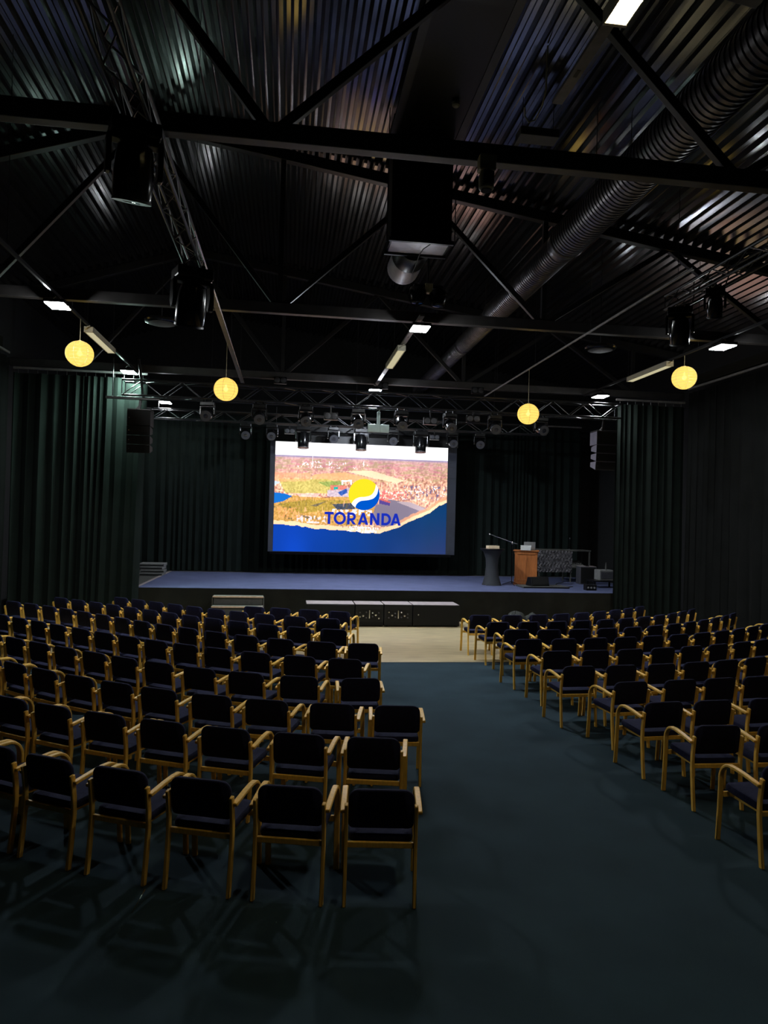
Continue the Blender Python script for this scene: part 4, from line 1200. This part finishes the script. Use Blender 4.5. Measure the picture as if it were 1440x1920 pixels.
def make_chair():
    t = thing("conference_chair", "", "chair")
    # upholstered back: rounded panel, hollowed a little, leaning back
    outline = rounded(0.455, 0.285, 0.075, 0.035)
    b = MB()
    rings = [(0.0, 0.93), (0.006, 0.98), (0.018, 1.0), (0.032, 0.98), (0.040, 0.92)]
    n = len(outline)
    vs, fs = [], []
    for d, s in rings:
        for (x, z) in outline:
            xx = x * (1 - (1 - s) * 0.55)
            zz = 0.1425 + (z - 0.1425) * s
            vs.append((xx, -0.205 - 0.17 * zz + d - 0.022 + 0.25 * xx * xx, 0.515 + zz))
    for k in range(len(rings) - 1):
        for i in range(n):
            fs.append((k * n + i, k * n + (i + 1) % n, (k + 1) * n + (i + 1) % n, (k + 1) * n + i))
    # inner fans follow the hollow: strips across the width
    for base, flip in ((0, True), ((len(rings) - 1) * n, False)):
        half = n // 2
        for i in range(half - 1):
            q = (base + i, base + i + 1, base + n - 2 - i, base + n - 1 - i)
            fs.append(q[::-1] if flip else q)
    b.add(vs, fs)
    b.build("backrest", 'navy', t, smooth=True)
    # seat cushion
    so = rounded(0.45, 0.45, 0.05, 0.05, 4)
    n = len(so)
    vs, fs = [], []
    prof = [(0.0, 0.94), (0.008, 0.985), (0.03, 1.0), (0.05, 0.985), (0.06, 0.95), (0.066, 0.75), (0.068, 0.4)]
    for z, s in prof:
        for (x, y) in so:
            vs.append((x * s, 0.02 + (y - 0.225) * s, 0.42 + z + 0.03 * (y - 0.225)))
    for k in range(len(prof) - 1):
        for i in range(n):
            fs.append((k * n + i, k * n + (i + 1) % n, (k + 1) * n + (i + 1) % n, (k + 1) * n + i))
    fs += [tuple(range(n - 1, -1, -1)), tuple(range((len(prof) - 1) * n, len(prof) * n))]
    MB().add(vs, fs).build("seat", 'navy', t, smooth=True)
    # bent front leg and arm in one laminated strip
    yz = [(0.255, 0.0), (0.236, 0.25), (0.226, 0.46)]
    for k in range(9):
        a = math.radians(4 + 76 * k / 8)
        yz.append((0.085 + 0.14 * math.cos(a), 0.535 + 0.14 * math.sin(a)))
    yz += [(0.04, 0.674), (-0.08, 0.664), (-0.20, 0.648), (-0.252, 0.640)]
    for sg in (-1, 1):
        MB().ribbon(yz, sg * 0.262, 0.042, 0.025).build("armrest", 'beech', t, smooth=True, bevel=0.005, seg=1)
    rl = [(-0.262, 0.0), (-0.238, 0.20), (-0.222, 0.40), (-0.226, 0.52), (-0.245, 0.66), (-0.252, 0.695)]
    for sg in (-1, 1):
        MB().ribbon(rl, sg * 0.240, 0.026, 0.042).build("rear_leg", 'beech', t, smooth=True, bevel=0.005, seg=1)
    MB().box(-0.228, 0.228, -0.232, -0.208, 0.388, 0.428).build("seat_rail", 'beech', t, bevel=0.004, seg=1)
    MB().box(-0.242, 0.242, 0.208, 0.230, 0.375, 0.42).build("seat_rail", 'beech', t, bevel=0.004, seg=1)
    for sg in (-1, 1):
        MB().box(sg * 0.185 - 0.011, sg * 0.185 + 0.011, -0.21, 0.21, 0.388, 0.422).build("seat_rail", 'beech', t, bevel=0.004, seg=1)
    return t

LEFT_ROWS = [
 [(0.72,5.09,-7),(0.12,5.19,-13),(-0.48,5.36,-19),(-1.06,5.59,-24),(-1.62,5.87,-29),(-2.12,6.18,-32),(-2.6,6.52,-35),(-3.07,6.88,-38)],
 [(0.82,6.24,-11),(0.21,6.38,-16),(-0.41,6.58,-20),(-0.97,6.81,-24),(-1.52,7.07,-27),(-2.06,7.37,-31),(-2.54,7.67,-33),(-3.01,8.02,-36),(-3.46,8.39,-39),(-3.9,8.79,-42)],
 [(1.16,7.26,-6),(0.54,7.36,-12),(-0.09,7.53,-18),(-0.64,7.74,-23),(-1.2,8.02,-28),(-1.68,8.3,-32),(-2.15,8.61,-35),(-2.63,8.97,-38),(-3.08,9.34,-41),(-3.5,9.75,-44),(-3.9,10.18,-47)],
 [(0.9,8.48,-2),(0.24,8.59,-15),(-0.35,8.8,-23),(-0.9,9.06,-29),(-1.42,9.38,-33),(-1.9,9.7,-35),(-2.35,10.04,-37),(-2.82,10.4,-38),(-3.27,10.75,-39),(-3.72,11.12,-39),(-4.16,11.51,-42),(-4.58,11.92,-45)],
 [(0.86,9.61,-15),(0.29,9.8,-21),(-0.28,10.06,-27),(-0.8,10.35,-31),(-1.27,10.64,-34),(-1.73,10.96,-36),(-2.18,11.31,-38),(-2.62,11.66,-39),(-3.06,12.02,-40),(-3.52,12.41,-41),(-3.94,12.78,-41),(-4.37,13.15,-41),(-4.8,13.53,-41),(-5.22,13.94,-44)],
 [(1.19,10.77,-6),(0.62,10.89,-18),(0.04,11.13,-27),(-0.47,11.42,-32),(-0.96,11.76,-36),(-1.42,12.12,-39),(-1.85,12.48,-41),(-2.28,12.85,-42),(-2.69,13.23,-42),(-3.11,13.62,-43),(-3.54,14,-42),(-3.97,14.39,-41),(-4.4,14.76,-40),(-4.86,15.12,-37),(-5.32,15.46,-35)],
 [(0.87,12.11,-16),(0.33,12.31,-24),(-0.18,12.58,-31),(-0.68,12.91,-35),(-1.13,13.24,-38),(-1.57,13.59,-40),(-2,13.96,-41),(-2.42,14.33,-41),(-2.85,14.7,-42),(-3.28,15.08,-41),(-3.71,15.45,-40),(-4.16,15.82,-38),(-4.61,16.17,-37)],
 [(0.85,13.37,-16),(0.28,13.58,-25),(-0.27,13.88,-31),(-0.76,14.19,-35),(-1.21,14.52,-37),(-1.67,14.88,-39),(-2.1,15.24,-40),(-2.54,15.6,-40),(-2.97,15.97,-40),(-3.41,16.33,-39)],
 [(1.15,14.36,-21),(0.56,14.58,-21),(-0.02,14.8,-21),(-0.55,15,-21)]]
RIGHT_ROWS = [
 [(3.97,5.39,2),(4.56,5.44,5),(5.14,5.52,8),(5.72,5.63,11),(6.29,5.77,14)],
 [(4.07,6.46,-1),(4.71,6.45,-1),(5.29,6.48,2),(5.88,6.53,5),(6.46,6.61,8),(7.04,6.72,11)],
 [(3.98,7.31,5),(4.57,7.36,5),(5.25,7.42,5),(5.83,7.51,8),(6.41,7.62,11),(6.97,7.77,14),(7.54,7.94,17)],
 [(4.07,8.24,8),(4.75,8.33,8),(5.32,8.41,8),(5.89,8.49,8),(6.46,8.61,11),(7.03,8.75,14),(7.59,8.92,17)],
 [(3.82,9.13,3),(4.42,9.19,7),(5.02,9.27,10),(5.59,9.39,13),(6.12,9.53,16),(6.69,9.71,19),(7.23,9.94,22),(7.76,10.19,25),(8.28,10.46,28)],
 [(3.94,10.2,4),(4.54,10.26,7),(5.12,10.35,10),(5.7,10.47,13),(6.25,10.62,16),(6.8,10.79,19),(7.35,11,22),(7.87,11.22,24),(8.4,11.49,27),(8.9,11.78,30)],
 [(3.85,11.2,5),(4.46,11.26,7),(5.03,11.35,9),(5.59,11.45,12),(6.14,11.59,15),(6.69,11.75,18),(7.23,11.94,22),(7.75,12.17,25),(8.24,12.42,29),(8.72,12.7,32),(9.18,13.01,35),(9.64,13.38,38)],
 [(4,12.19,-1),(4.58,12.21,4),(5.15,12.28,9),(5.7,12.39,14),(6.25,12.55,19),(6.79,12.76,23),(7.29,12.99,27),(7.77,13.26,31),(8.24,13.56,34),(8.69,13.88,37),(9.13,14.22,40),(9.55,14.59,41)],
 [(3.91,13.06,5),(4.51,13.12,8),(5.09,13.22,11),(5.63,13.35,15),(6.18,13.52,19),(6.69,13.72,24),(7.18,13.96,28),(7.66,14.23,32),(8.12,14.54,36),(8.55,14.88,39),(8.98,15.24,41)],
 [(3.85,14,0),(4.48,14.04,7),(5.05,14.14,13),(5.58,14.3,19),(6.09,14.5,24),(6.58,14.74,28),(7.06,15.02,32),(7.51,15.33,36),(7.96,15.67,38)]]

first = make_chair()
used = False
for block, rows in (("left", LEFT_ROWS), ("right", RIGHT_ROWS)):
    for r, row in enumerate(rows):
        for k, (x, y, a) in enumerate(row):
            c = copy_tree(first) if used else first
            used = True
            c.location = (x, y, 0)
            c.rotation_euler = (0, 0, math.radians(a))
            c['label'] = "navy beech armchair, %s block, %s row from camera, %s from the aisle" % (block, order[r], order[k])
            c['group'] = "armchairs in the %s block" % block
